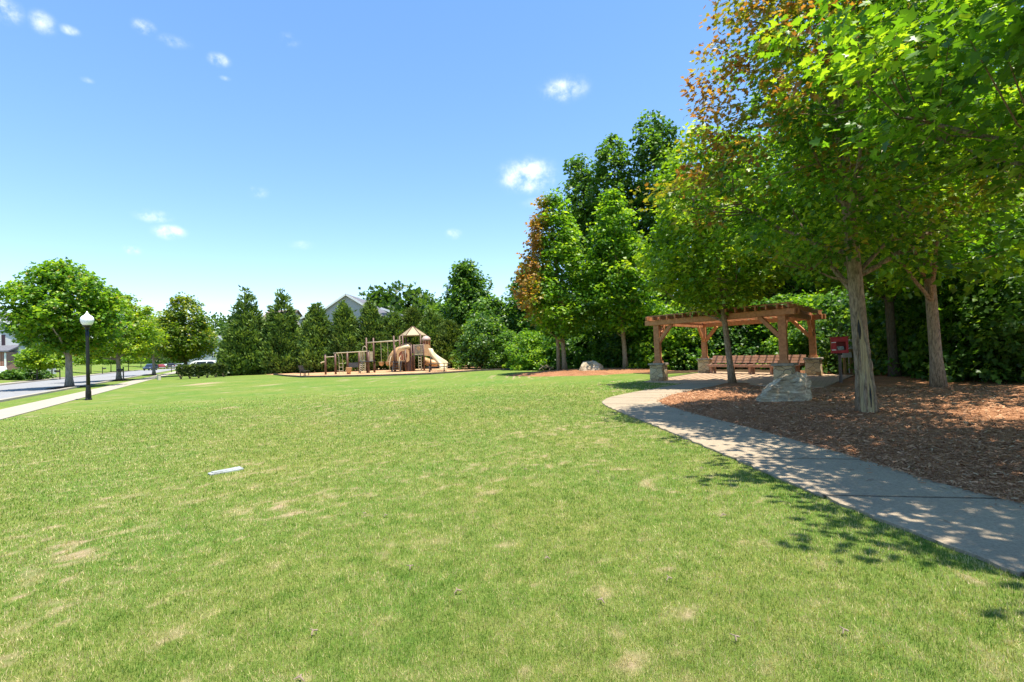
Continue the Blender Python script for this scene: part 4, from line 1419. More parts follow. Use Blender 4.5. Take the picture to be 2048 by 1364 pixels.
# ------------------------------------------------------------------ boulders
def boulder(name, label, loc, pts, seed, subd=4, amp=.05, rz=0):
    import bmesh
    bm = bmesh.new()
    for p in pts: bm.verts.new(p)
    bmesh.ops.convex_hull(bm, input=bm.verts)
    bmesh.ops.delete(bm, geom=[v for v in bm.verts if not v.link_faces], context='VERTS')
    bmesh.ops.triangulate(bm, faces=bm.faces)
    for it in range(subd):
        bmesh.ops.subdivide_edges(bm, edges=bm.edges, cuts=1, use_grid_fill=True, smooth=.12 if it == 0 else 0)
    bm.normal_update()
    from mathutils import noise as mn
    for v in bm.verts:
        p = v.co
        n1 = mn.noise(p * 2.3 + Vector((seed, 0, 0))); n2 = mn.noise(Vector((p.x * 9, p.y * 5, p.z * 7 + p.x * 4)) + Vector((0, seed, 0))); n3 = mn.noise(p * 22)
        ridge = abs(mn.noise(Vector((p.x * 4.5 + p.z * 2.0, p.y * 4, p.z * 3.5)) + Vector((seed * 2, 3, 1))))
        v.co = p + v.normal * (amp * (n1 * 1.0 + n2 * .55 + n3 * .12 - .35 * ridge))
    me = bpy.data.meshes.new(name); bm.to_mesh(me); bm.free()
    o = link_mesh(name, me, M['rock'])
    o.location = loc; o.rotation_euler = (0, 0, rz)
    return tag(o, label, 'rock')


bx = base(1566, 12.9)
boulder('boulder', 'jagged grey boulder with pale ridge on the mulch by the path bend', (bx, 12.9, .02),
        [(-.74, -.25, -.1), (-.70, -.28, .10), (-.55, .25, -.1), (-.60, .05, .26), (-.34, -.50, -.12), (-.08, -.58, -.12), (-.16, -.50, .16), (.26, -.50, -.1), (.24, -.40, .50),
         (-.22, -.14, .64), (-.02, -.16, .82), (.30, -.14, .95), (.52, -.06, .86), (.66, .0, .60), (.70, .06, -.1), (.5, .5, -.1), (.48, .42, .7), (-.1, .4, .62), (0, .55, -.1), (-.40, -.2, .38)], 2, 5, .07).scale = (1.1, 1, .86)
bx = base(1177, 33.2)
boulder('boulder', 'smooth grey boulder with flat top between the two young maples', (bx, 32.2, .12),
        [(-.95, -.3, -.1), (-.72, -.3, .5), (-.5, .1, .82), (.2, .1, .86), (.5, -.1, .74), (.30, -.5, -.1), (.95, .0, -.1), (.92, .1, .42), (.5, .7, -.1), (-.6, .7, -.1), (.3, .5, .7), (-.5, -.55, -.1), (.52, -.42, .2)], 5, 4, .035).scale = (.9, .9, .82)


# ------------------------------------------------------------------ red book box and utility posts
def book_box():
    d = 18.6; x = base(1682, d)
    r = empty('book_box', (x, d, .08), R(-28), 'red little library box with open front on a weathered post', 'book box')
    r.scale = (.8, .8, .95)
    MB().box((0, 0, .5), (.125, .125, 1.12), taper=.96).build('post', 'grey_wood', r)
    MB().box((0, 0, 1.05), (.2, .16, .07)).build('bracket', 'black_metal', r)
    z0, z1, w, dp = 1.09, 1.70, .66, .44
    mb = MB()
    mb.box((0, 0, z0 + .02), (w, dp, .04)); mb.box((0, 0, z1 - .02), (w, dp, .04))
    mb.box((-w / 2 + .02, 0, (z0 + z1) / 2), (.04, dp, z1 - z0 - .08)); mb.box((w / 2 - .02, 0, (z0 + z1) / 2), (.04, dp, z1 - z0 - .08))
    mb.box((0, dp / 2 - .02, (z0 + z1) / 2), (w - .08, .03, z1 - z0 - .08))
    mb.build('box_case', 'red_paint', r, bevel=.005)
    MB().box((0, .0, z1 + .012), (w + .06, dp + .08, .03)).build('lid', 'red_paint', r, bevel=.006)
    mb = MB(); y = -dp / 2 - .014
    mb.box((0, y, z1 - .085), (w, .025, .17)); mb.box((0, y, z0 + .06), (w, .025, .12))
    mb.box((-w / 2 + .1, y, (z0 + z1) / 2 - .025), (.2, .025, z1 - z0 - .29)); mb.box((w / 2 - .05, y, (z0 + z1) / 2 - .025), (.10, .025, z1 - z0 - .29))
    do = mb.build('door_frame', 'red_paint', r, bevel=.003)
    for z in (z0 + .13, z1 - .19):
        MB().box((-w / 2 + .1, y - .017, z), (.17, .012, .032)).build('hinge', 'white_trim', do)
    mb = MB(); rg = random.Random(3)
    for k in range(5):
        mb.box((.05 + rg.uniform(-.02, .02), -.02, z0 + .075 + k * .042), (.26, .2, .034), rot=(0, 0, rg.uniform(-.2, .2)))
    bk = mb.build('book_stack', 'paper')
    bk.scale = r.scale; bk.location = r.location; bk.rotation_euler = r.rotation_euler
    tag(bk, 'stack of paperback books lying inside the red box', 'books')


book_box()


def utility():
    d = 22.5; x = base(1698, d)
    r = empty('electrical_cabinet', (x, d, .05), R(-20), 'grey electrical boxes on treated posts right behind the red box', 'electrical box')
    MB().box((-.14, 0, .75), (.1, .1, 1.6)).build('post', 'treated_wood', r)
    MB().box((.14, .02, .75), (.1, .1, 1.55)).build('post', 'treated_wood', r)
    MB().box((.08, -.1, 1.35), (.26, .1, .45)).build('breaker_box', 'grey_box', r, bevel=.008)
    b2 = MB().box((-.1, -.16, .88), (.38, .2, .24), taper=.9).build('meter_box', 'grey_box', r, bevel=.01)
    MB().tube([(.0, -.1, .05), (.0, -.1, .78)], .022, 8).build('conduit', 'grey_box', r)


utility()


# ------------------------------------------------------------------ lamp post
def lamp():
    p = gp(177, 800)
    r = empty('lamp_post', (p.x, p.y, 0), 0, 'black lamp post with white acorn globe beside the sidewalk', 'street lamp')
    r.scale = (.92, .92, .915)
    MB().lathe([(.15, -.05), (.15, .05), (.125, .09), (.12, .45), (.105, .52), (.10, .70), (.088, .78)], 16).build('base', 'black_metal', r, smooth=False)
    MB().lathe([(.088, .78), (.082, 1.6), (.070, 3.2), (.064, 3.66)], 14).build('pole', 'black_metal', r, smooth=True)
    MB().lathe([(.064, 3.66), (.10, 3.70), (.085, 3.75), (.15, 3.80), (.19, 3.86), (.17, 3.88)], 16).build('collar', 'black_metal', r)
    g = MB().lathe([(.15, 3.87), (.22, 3.95), (.27, 4.06), (.285, 4.18), (.27, 4.28), (.21, 4.36), (.13, 4.41), (.10, 4.46)], 24).build('globe', 'globe', r, smooth=True)
    MB().lathe([(.10, 4.46), (.06, 4.52), (.03, 4.57), (.012, 4.62)], 16).build('finial', 'globe', g, smooth=True)
    MB().box((.14, -.12, .42), (.1, .08, .16)).build('outlet_box', 'black_metal', r)


lamp()


# ------------------------------------------------------------------ street furniture
def mailbox(px, d, label, z=0, flip=1):
    x = base(px, d, z)
    r = empty('mailbox', (x, d, z), math.atan2(SN.y, SN.x), label, 'mailbox', 'mailboxes beside the street')
    MB().box((0, 0, .68), (.10, .10, 1.5)).build('post', 'black_metal', r)
    MB().box((.2 * flip, 0, .98), (.5, .08, .06)).build('arm', 'black_metal', r)
    n = 10
    pr = [(-.1, 1.02), (.1, 1.02)] + [(.1 * math.cos(math.pi * k / n), 1.14 + .1 * math.sin(math.pi * k / n)) for k in range(n + 1)]
    MB().extrude_x(pr, .05 * flip, .55 * flip).build('box_body', 'dark_plastic', r)
    return r


p = street(2.6, 42)
mailbox(247, 50.5, 'black mailbox on a post beside the second street tree')
for (px, d, lab) in ((120, 66, 'black mailbox across the road just left of the big street tree'), (205, 93, 'dark mailbox across the road right of the lamp post'), (343, 88, 'small mailbox near the far end of the sidewalk left of the hedge')):
    x = base(px, d); mailbox(px, d, lab, hz(x, d), -1 if px == 205 else 1)

p = gp(318, 760)
r = empty('utility_pedestal', (p.x, p.y, 0), -.5, 'small beige utility pedestal on the lawn edge by the sidewalk', 'utility box')
MB().box((0, 0, .24), (.30, .26, .56), taper=.93).build('housing', 'box_beige', r, bevel=.015)
MB().box((0, 0, .535), (.33, .29, .05)).build('lid', 'box_beige', r, bevel=.012)

p = gp(452, 944)
q0, q1 = gp(418, 950), gp(488, 937)
r = empty('meter_lid', (p.x, p.y, 0), math.atan2(q1.y - q0.y, q1.x - q0.x), 'pale meter cover set flush in the lawn', 'meter cover')
MB().box((0, 0, .0), (.44, .13, .05)).build('frame', 'lid', r, bevel=.008)
MB().box((.01, 0, .031), (.38, .09, .012), rot=(R(1.5), 0, 0)).build('cover', 'lid', r, bevel=.004)

# twigs and curled leaves on the lawn
TG = 'scraps of twig and dry leaf on the lawn'
rg = random.Random(9)
tw_ = [(630, 1272), (1095, 1122), (1197, 947), (1448, 1036), (1205, 1208), (730, 1032), (823, 1140), (917, 1190), (1692, 1272), (1403, 940), (603, 1365), (1665, 1010), (1475, 1285), (1052, 942), (1340, 1165), (772, 1036)]
for i, q in enumerate(tw_):
    p = gp(*q); L_ = rg.uniform(.035, .075); a = rg.uniform(0, 3.14)
    mb = MB().tube([(-L_ / 2, 0, .018), (-L_ * .1, .008, .035), (L_ * .2, -.006, .03), (L_ / 2, .014, .02)], [.003, .0055, .005, .002], 6)
    mb.tube([(-L_ * .1, .008, .035), (L_ * .05, .04, .035)], [.004, .0015], 5)
    o = mb.build('twig', 'stick'); o.location = (p.x, p.y, 0.0); o.rotation_euler = (0, 0, a)
    tag(o, 'small broken twig lying on the sunlit lawn', 'twig', TG)


for q in ((1655, 958), (1702, 946), (1612, 921), (1893, 1052), (1560, 906), (1740, 968)):
    p = gp(*q); L_ = rg.uniform(.06, .13)
    o = MB().tube([(-L_ / 2, 0, .006), (0, .012, .011), (L_ / 2, -.006, .006)], [.003, .0045, .002], 6).build('twig', 'stick')
    o.location = (p.x, p.y, .036); o.rotation_euler = (0, 0, rg.uniform(0, 3.1))
    tag(o, 'thin dry twig lying on the shaded concrete path', 'twig', 'twigs fallen on the path')


# ------------------------------------------------------------------ playground
def Lx(px, d=49.0, ref=835): return (px - ref) * d / 1000


def playtower():
    d = 49.5
    r = empty('play_tower', (base(835, d), d, .03), 0, 'brown and tan play tower with hexagonal roof and two slides', 'play structure')
    L = lambda px: (px - 835) * d / 1000
    Z = lambda py: (742 - py) * d / 1000
    # main tower posts and roof
    cx, cy = L(826), .6
    for (sx, sy) in ((-1, -1), (1, -1), (1, 1), (-1, 1)):
        MB().tube([(cx + sx * .88, cy + sy * .8, -.1), (cx + sx * .88, cy + sy * .8, Z(668))], .075, 10).build('post', 'post_brown', r, smooth=True)
    mb = MB(); rib = MB()
    ze, za = Z(670.5), Z(653)
    ring = [(cx + 1.32 * math.cos(R(60 * k + 10)), cy + 1.2 * math.sin(R(60 * k + 10)), ze) for k in range(6)]
    top = [(cx + .10 * math.cos(R(60 * k + 10)), cy + .1 * math.sin(R(60 * k + 10)), za) for k in range(6)]
    mb.add(ring + top + [(x, y, z - .06) for x, y, z in ring], [(k, (k + 1) % 6, 6 + (k + 1) % 6, 6 + k) for k in range(6)] + [tuple(range(6, 12)), tuple(range(17, 11, -1))] + [(12 + k, 12 + (k + 1) % 6, (k + 1) % 6, k) for k in range(6)])
    roof = mb.build('roof', 'roof_tan', r)
    for k in range(6): rib.bar(Vector(ring[k]) + Vector((0, 0, .015)), Vector(top[k]) + Vector((0, 0, .03)), .06, .05)
    rib.build('roof_ribs', 'post_brown', roof)
    MB().box((cx, cy, Z(706)), (1.76, 1.6, .09)).build('deck', 'dark_plastic', r)
    # front platform with ladder steps
    x0, x1 = L(789), L(816)
    MB().box(((x0 + x1) / 2, -.75, Z(722.5)), (x1 - x0, 1.0, .08)).build('deck', 'dark_plastic', r)
    st = MB()
    for k in range(4): st.box((L(801.5), -1.45 - .09 * (3 - k), .22 + k * .22), (L(809) - L(795), .24, .06))
    for x in (L(794.5), L(809.5)): st.bar((x, -1.95, 0), (x, -1.3, 1.0), .05, .16)
    st.build('steps', 'dark_plastic', r)
    for x in (L(789.5), L(807.5)):
        MB().tube([(x, -1.95, -.05), (x, -1.95, .85), (x, -1.6, 1.35), (x, -1.2, 1.55)], .03, 7).build('handrail', 'cream_steel', r, smooth=True)
    # panel with round crawl opening
    cxp, czp = L(812.5), Z(711)
    n = 20; vs = []; fs = []
    for k in range(n):
        a = 2 * math.pi * k / n
        vs.append((cxp + .42 * math.cos(a), -1.24, czp + .46 * math.sin(a)))
        m_ = max(abs(math.cos(a)), abs(math.sin(a)))
        vs.append((cxp + .60 * math.cos(a) / m_, -1.24, czp + .62 * math.sin(a) / m_))
    for k in range(n):
        j = (k + 1) % n; fs.append((2 * k, 2 * k + 1, 2 * j + 1, 2 * j))
    o = len(vs); vs += [(x, y + .08, z) for x, y, z in vs]; fs += [tuple(o + i for i in reversed(q)) for q in fs]
    for k in range(n):
        j = (k + 1) % n; fs.append((2 * k, 2 * j, o + 2 * j, o + 2 * k)); fs.append((2 * k + 1, o + 2 * k + 1, o + 2 * j + 1, 2 * j + 1))
    MB().add(vs, fs).build('crawl_panel', 'tan_plastic', r)
    MB().tube([(cxp, -1.2, czp), (cxp, .0, czp)], .45, 18, True).build('crawl_tube', 'rust_plastic', r, smooth=False)
    mb = MB()
    for t in (-.2, .05, .25): mb.tube([(cxp + t, -1.3, czp - .4), (cxp + t * .5 + .1, -1.32, czp + .42)], .022, 6)
    mb.build('climbing_ropes', 'cream_steel', r)
    MB().tube([(L(803), -1.0, Z(700)), (L(812), -1.05, Z(695.5)), (L(822), -1.05, Z(693.5)), (L(826), -1.0, Z(697))], [.16, .2, .22, .16], 10).build('hood', 'cream_plastic', r, smooth=True)
    for px, zt in ((797, 690), (817.5, 699), (829, 690), (834, 690), (853.5, 689)):
        MB().tube([(L(px), -1.25, -.1), (L(px), -1.25, Z(zt))], .07, 10).build('post', 'post_brown', r, smooth=True)
    MB().box((L(825), -.6, .7), (.62, 1.0, 1.35)).build('under_panel', 'post_brown', r)
    # right platform, rail and slide
    x0, x1 = L(828), L(862)
    MB().box(((x0 + x1) / 2, -.7, Z(711.5)), (x1 - x0, 1.15, .09)).build('deck', 'dark_plastic', r)
    rl = MB()
    for k in range(11):
        x = L(834.5) + (L(852) - L(834.5)) * k / 10; rl.tube([(x, -1.26, Z(710)), (x, -1.26, Z(692))], .018, 5)
    rl.tube([(L(833), -1.26, Z(691.5)), (L(854), -1.26, Z(691))], .03, 6).tube([(L(833), -1.26, Z(709.5)), (L(854), -1.26, Z(709.5))], .025, 6)
    rl.build('railing', 'cream_steel', r)
    MB().tube([(L(843), -1.33, Z(697.5)), (L(843.4), -1.3, Z(697.5))], .2, 14).build('play_wheel', 'tan_plastic', r)
    for px in (849, 863):
        MB().tube([(L(px), -.25, -.1), (L(px), -.25, Z(712))], .065, 8).build('post', 'dark_plastic', r, smooth=True)
    MB().extrude_y([(L(854.5), Z(690.5)), (L(861), Z(690.5)), (L(864), Z(694)), (L(866), Z(706)), (L(866), Z(714)), (L(854.5), Z(712))], -1.3, -1.2).build('slide_hood', 'tan_plastic', r)
    MB().extrude_y([(L(855), Z(690)), (L(861), Z(690)), (L(866), Z(700)), (L(866), Z(709)), (L(855), Z(709))], -.5, -.42).build('slide_hood', 'tan_plastic', r)
    # chute
    P = [(1.25, -.86, 1.62), (1.55, -.9, 1.55), (1.9, -.98, 1.15), (2.3, -1.12, .80), (2.62, -1.38, .55), (2.82, -1.75, .38), (2.88, -2.15, .28)]
    def spl(P, n):
        P = np.array(P); t = np.linspace(0, len(P) - 1, n); q = []
        for u in t:
            i = min(int(u), len(P) - 2); f = u - i
            p0, p1, p2, p3 = P[max(i - 1, 0)], P[i], P[i + 1], P[min(i + 2, len(P) - 1)]
            q.append(.5 * ((2 * p1) + (-p0 + p2) * f + (2 * p0 - 5 * p1 + 4 * p2 - p3) * f * f + (-p0 + 3 * p1 - 3 * p2 + p3) * f ** 3))
        return [Vector(x) for x in q]
    S = spl(P, 22)
    sec = [(-.36, .42), (-.33, .05), (-.2, -.05), (.2, -.05), (.33, .05), (.36, .42), (.42, .42), (.40, .0), (.24, -.12), (-.24, -.12), (-.40, .0), (-.42, .42)]
    vs, fs = [], []
    for i, p in enumerate(S):
        dd = (S[min(i + 1, 21)] - S[max(i - 1, 0)]); dd.z = 0; dd.normalize(); sd = Vector((dd.y, -dd.x, 0))
        hh = 1.0 if i > 4 else 1.35
        for (a, b) in sec: vs.append(p + sd * a + Vector((0, 0, b * (hh if b > .2 else 1))))
    k = len(sec)
    for i in range(21):
        for j in range(k): fs.append((i * k + j, i * k + (j + 1) % k, (i + 1) * k + (j + 1) % k, (i + 1) * k + j))
    fs.append(tuple(range(k))); fs.append(tuple(21 * k + j for j in reversed(range(k))))
    MB().add(vs, fs).build('open_slide', 'cream_plastic', r, smooth=True)
    # small dome turret
    xd = L(855)
    MB().lathe([(.42, 0), (.47, .08), (.40, .26), (.24, .40), (.06, .48)], 16, (xd, -.2, Z(682.5))).build('dome', 'pink_plastic', r, smooth=True)
    MB().lathe([(.36, 0), (.40, .35)], 14, (xd, -.2, Z(690.5))).build('turret_mesh', 'rust_plastic', r)
    for k in range(5):
        a = R(200 + k * 35)
        MB().tube([(xd + .42 * math.cos(a), -.2 + .42 * math.sin(a), Z(711)), (xd + .42 * math.cos(a), -.2 + .42 * math.sin(a), Z(682))], .022, 6).build('turret_bar', 'tan_plastic', r)
    # tube slide winding down to the left
    T = spl([(L(823), .2, 2.28), (L(814), .25, 2.25), (L(803), .25, 2.05), (L(791), .3, 1.62), (L(783), .6, 1.12), (L(786), 1.0, .8), (L(796), 1.25, .6), (L(808), 1.3, .5)], 30)
    MB().tube(T, [.52] * 30, 16).build('tube_slide', 'tan_plastic', r, smooth=True)
    mb = MB()
    for i in (6, 12, 17, 22):
        mb.tube([T[i - 1].lerp(T[i], .7), T[i].lerp(T[i + 1], .3)], .545, 16)
    mb.build('tube_joint', 'tan_plastic', r)
    MB().tube([(L(781), .5, -.1), (L(781), .5, .75)], .06, 8).build('tube_support', 'dark_plastic', r)
    # far side: second tube section and ladder under the right platform
    T2 = spl([(L(846), .8, .95), (L(856), 1.1, .75), (L(866), 1.2, .62), (L(871), 1.2, .60)], 12)
    MB().tube(T2, .36, 14).build('crawl_tunnel', 'tan_plastic', r, smooth=True)
    ld = MB()
    for px in (843, 848): ld.tube([(L(px), -1.35, 0), (L(px), -1.35, Z(712))], .024, 6)
    for k in range(5): ld.tube([(L(843), -1.35, .25 + k * .26), (L(848), -1.35, .25 + k * .26)], .02, 5)
    ld.build('ladder', 'cream_steel', r)
    mb = MB()
    for a, b in (((L(803), 1.1), (L(830), .85)),):
        mb.box((cx, cy + .85, 2.2), (1.7, .05, .8))
    mb.build('wall_panel', 'pink_plastic', r)


playtower()


def bucket_frame():
    d = 48.6
    L = lambda px: (px - 765) * d / 1000; Z = lambda py: (744 - py) * d / 1000
    r = empty('hanging_bridge', (base(765, d), d, .03), 0, 'tall brown posts with cream beam and hanging bucket seats left of the tower', 'play structure')
    for px, y in ((734.5, 0), (743.5, .9), (789.5, 0), (797, .9)):
        MB().tube([(L(px), y, -.1), (L(px), y, Z(674 if px < 760 else 672))], .085, 10).build('post', 'post_brown', r, smooth=True)
    for y in (0, .9):
        MB().tube([(L(732), y, Z(684)), (L(799), y, Z(681.5))], .045, 8).build('beam', 'cream_steel', r, smooth=True)
    for px in (761, 774.5, 787):
        MB().tube([(L(px), .45, Z(683)), (L(px), .45, Z(724))], .022, 6).build('chain', 'cream_steel', r)
        MB().lathe([(.06, 0), (.17, .04), (.24, .2), (.26, .36), (.28, .40), (.22, .40), (.2, .25), (.05, .1)], 14, (L(px), .45, Z(731.5))).build('bucket_seat', 'tan_plastic', r, smooth=True)
        MB().tube([(L(px) - .3, .45, Z(683.2)), (L(px) + .3, .45, Z(683.2))], .02, 6).build('hanger', 'cream_steel', r)


bucket_frame()


def climber():
    d = 47.6
    L = lambda px: (px - 695) * d / 1000; Z = lambda py: (747 - py) * d / 1000
    r = empty('climbing_frame', (base(695, d), d, .03), 0, 'low climbing frame of brown posts with cream bars and picket panels', 'play structure')
    for px, y, t in ((653, -.2, 708), (673, -.2, 706), (691.5, .6, 704), (718, .2, 704), (737, .1, 704)):
        MB().tube([(L(px), y, -.1), (L(px), y, Z(t))], .095, 10).build('post', 'post_brown', r, smooth=True)
        MB().lathe([(.10, 0), (.09, .06), (.03, .1)], 10, (L(px), y, Z(t))).build('post_cap', 'dark_plastic', r)
    MB().tube([(L(652), -.2, Z(712.5)), (L(673), -.2, Z(711.5))], .04, 8).build('bar', 'cream_steel', r)
    for y in (-.2, .6):
        MB().tube([(L(670), y, Z(705)), (L(737), y, Z(703.5))], .04, 8).build('bar', 'cream_steel', r)
    ld = MB()
    for px in (679.5, 687): ld.tube([(L(px), -.1, 0), (L(px), -.1, Z(714)), (L(px) - .12, -.1, Z(705))], .024, 6)
    for k in range(3): ld.tube([(L(679.5), -.1, .3 + .35 * k), (L(687), -.1, .3 + .35 * k)], .022, 6)
    ld.build('ladder', 'cream_steel', r)
    for (a, b) in ((720.5, 729), (739, 745)):
        pk = MB(); n = 5
        for k in range(n): pk.box((L(a + (b - a) * k / (n - 1)), .15, (Z(704) + Z(723)) / 2), (.055, .03, Z(704) - Z(723)))
        pk.box((L((a + b) / 2), .15, Z(723)), (L(b) - L(a) + .1, .05, .06))
        pk.build('picket_panel', 'cream_steel', r)
    MB().box((L(733), .3, Z(724)), (1.4, .9, .07)).build('deck', 'dark_plastic', r)
    ch = MB()
    for k in range(5):
        z = .25 + k * .19
        ch.tube([(L(721), -.25 + .05 * k, z + .1), (L(723.5), -.28 + .05 * k, z), (L(726.5), -.3 + .05 * k, z - .05), (L(729.5), -.28 + .05 * k, z), (L(732), -.25 + .05 * k, z + .1)], .026, 6)
    for px in (721, 732): ch.tube([(L(px), -.3, 0), (L(px), -.05, 1.2)], .022, 6)
    ch.build('arched_ladder', 'cream_steel', r)
    MB().tube([(L(726), .0, Z(722)), (L(726), -.02, Z(700)), (L(728), -.02, Z(694.5)), (L(731), -.02, Z(693)), (L(734), 0, Z(696)), (L(736), 0, Z(703))], .03, 8).build('hoop', 'cream_steel', r, smooth=True)
    MB().tube([(L(653), -.25, Z(721.5)), (L(648), -.35, Z(722)), (L(645.5), -.4, Z(724))], [.03, .04, .09], 8).build('talk_horn', 'cream_plastic', r, smooth=True)
    for px, y in ((745.5, .7),):
        MB().tube([(L(px), y, -.1), (L(px), y, 1.1)], .08, 10).build('post', 'post_brown', r, smooth=True)


climber()

# tan tub seat
d = 46.5; x = base(698, d)
r = empty('tub_seat', (x, d, .03), 0, 'round tan tub seat on the chips in front of the climbing frame', 'play seat')
MB().lathe([(.12, 0), (.2, .08), (.24, .3), (.27, .48), (.29, .52), (.24, .52), (.2, .3), (.08, .2)], 16, (0, 0, .1)).build('tub', 'tan_plastic', r, smooth=True)
MB().lathe([(.2, -.02), (.16, .06), (.08, .12)], 14).build('base', 'rust_plastic', r, smooth=True)


def park_bench(px, d, rz, label):
    r = empty('park_bench', (base(px, d), d, .03), rz, label, 'bench', 'black park benches in the play area')
    for k in range(4): MB().box((0, -.1 + .12 * k - .08, .45), (1.5, .1, .03)).build('seat_slat', 'dark_plastic', r)
    for k in range(4): MB().box((0, .30 + .04 * k, .55 + .12 * k), (1.5, .03, .1), rot=(R(-16), 0, 0)).build('back_slat', 'dark_plastic', r)
    for s in (-1, 1):
        MB().bar((s * .6, -.14, 0), (s * .6, -.14, .44), .06, .06).bar((s * .6, .28, 0), (s * .6, .28, .44), .06, .06).bar((s * .6, .26, .43), (s * .6, .44, .98), .06, .05).build('leg', 'dark_plastic', r)
    return r


park_bench(611, 46.2, R(98), 'black bench seen side on at the left end of the play area')
park_bench(711, 53.5, R(8), 'dark bench behind the climbing frame beneath the cypresses')


def picnic_table():
    d = 45.0
    r = empty('picnic_table', (base(874, d), d, .03), R(6), 'dark metal picnic table with attached benches beside the curved slide', 'table')
    for k in range(3): MB().box((.05, -.24 + .24 * k, .72), (1.9, .2, .04)).build('top_plank', 'dark_plastic', r)
    for s in (-1, 1):
        MB().box((0, s * .72, .43), (1.9, .24, .04)).build('bench_plank', 'dark_plastic', r)
        MB().bar((s * .65, -.62, 0), (s * .65, -.1, .70), .07, .07).bar((s * .65, .62, 0), (s * .65, .1, .70), .07, .07).bar((s * .65, -.8, .40), (s * .65, .8, .40), .06, .06).build('leg', 'dark_plastic', r)
    mb = MB(); mb.tube([(.95, -.75, .72), (1.18, -.75, .72), (1.18, -.75, .44), (.95, -.75, .44)], .025, 6)
    mb.build('end_rail', 'dark_plastic', r)


picnic_table()

# brown planter in the far corner
d = 53.5
r = empty('wooden_planter', (base(947, d), d, .03), .1, 'dull brown wooden bench box at the far corner of the play area', 'planter')
mb = MB()
for k in range(3): mb.box((0, -.02, .14 + .2 * k), (1.0, .5, .18))
mb.build('boards', 'brown_box', r)
mb = MB()
for s in (-1, 1): mb.box((s * .42, .2, .55), (.08, .08, 1.1))
mb.box((0, .22, .95), (.85, .04, .14))
mb.build('back_rail', 'brown_box', r)

# brush pile
rg = random.Random(21)
d = 44.0
for (px, d, n, s, lab) in ((1038, 45.5, 26, 1.0, 'heap of dead branches past the corner of the play area'), (1098, 39.0, 12, .65, 'few dead branches lying left of the twin trunk maple')):
    mb = MB()
    for k in range(n):
        a = rg.uniform(0, 6.28); c = Vector((rg.gauss(0, .6), rg.gauss(0, .3), rg.uniform(.1, .6))) * s
        D = Vector((math.cos(a), .5 * math.sin(a), rg.uniform(-.25, .6))) * rg.uniform(.6, 1.3) * s
        p0_, p1_ = c - D / 2, c + D / 2; p0_.z = max(0, p0_.z)
        mb.tube([p0_, c + Vector((rg.uniform(-.1, .1), 0, .05)), p1_], [.05 * s, .035 * s, .012], 6)
    o = mb.build('brush_pile', 'stick'); o.location = (base(px, d), d, .02)
    tag(o, lab, 'branches')


# ------------------------------------------------------------------ houses
def house(name, label, loc, rz, w, dp, he, hr, wall, roofm, wins=(), gable_front=True, trim=True, eave=.45):
    """gable end faces local -y when gable_front, ridge along y"""
    r = empty(name, loc, rz, label, 'house')
    prof = [(-w / 2, -.5), (w / 2, -.5), (w / 2, he), (0, hr), (-w / 2, he)]
    if gable_front:
        MB().extrude_y(prof, -dp / 2, dp / 2).build('wall', wall, r)
    else:
        MB().extrude_x([(a, b) for a, b in prof], -dp / 2, dp / 2).build('wall', wall, r)
    sl = (hr - he) / (w / 2)
    mb = MB()
    t = .18
    A = [(-w / 2 - eave, he - eave * sl + .02), (0, hr + .02), (w / 2 + eave, he - eave * sl + .02), (w / 2 + eave, he - eave * sl + t), (0, hr + t + .03), (-w / 2 - eave, he - eave * sl + t)]
    L0 = dp / 2 + .4
    for q in ([A[0], A[1], A[4], A[5]], [A[1], A[2], A[3], A[4]]):
        (mb.extrude_y if gable_front else mb.extrude_x)(q, -L0, L0)
    roof = mb.build('roof', roofm, r)
    if trim:
        fb = MB()
        for s in (-1, 1):
            p0_ = (s * (w / 2 + eave), he - eave * sl + .03); p1_ = (0, hr + .05)
            if gable_front: fb.bar((p0_[0], -L0 - .03, p0_[1]), (0, -L0 - .03, p1_[1]), .05, .28)
            else: fb.bar((-L0 - .03, p0_[0], p0_[1]), (-L0 - .03, 0, p1_[1]), .05, .28)
        fb.build('fascia', 'white_trim', roof)
    for (x, z, ww, hh, sh) in wins:
        f = MB().box((x, -dp / 2 - .05, z), (ww + .2, .1, hh + .2)).build('window', 'white_trim', r)
        MB().box((x, -dp / 2 - .105, z), (ww, .03, hh)).build('pane', 'window', f)
        MB().box((x, -dp / 2 - .125, z), (ww, .02, .06)).box((x, -dp / 2 - .127, z), (.06, .02, hh)).build('muntin', 'white_trim', f)
        if sh:
            for s in (-1, 1): MB().box((x + s * (ww / 2 + .32), -dp / 2 - .04, z), (.42, .06, hh + .15)).build('shutter', 'shutter', r)
    return r


d = 80
xh = base(697, d)
h = house('gabled_house', 'grey sided house gable rising behind the cypress screen', (xh, d + 6, 0), 0, 10.2, 12, 8.3, 11.6, 'siding_grey', 'shingle', [(-1.0, 3.5, 1.0, 1.5, False)], eave=.5)
h['group'] = 'houses around the park'
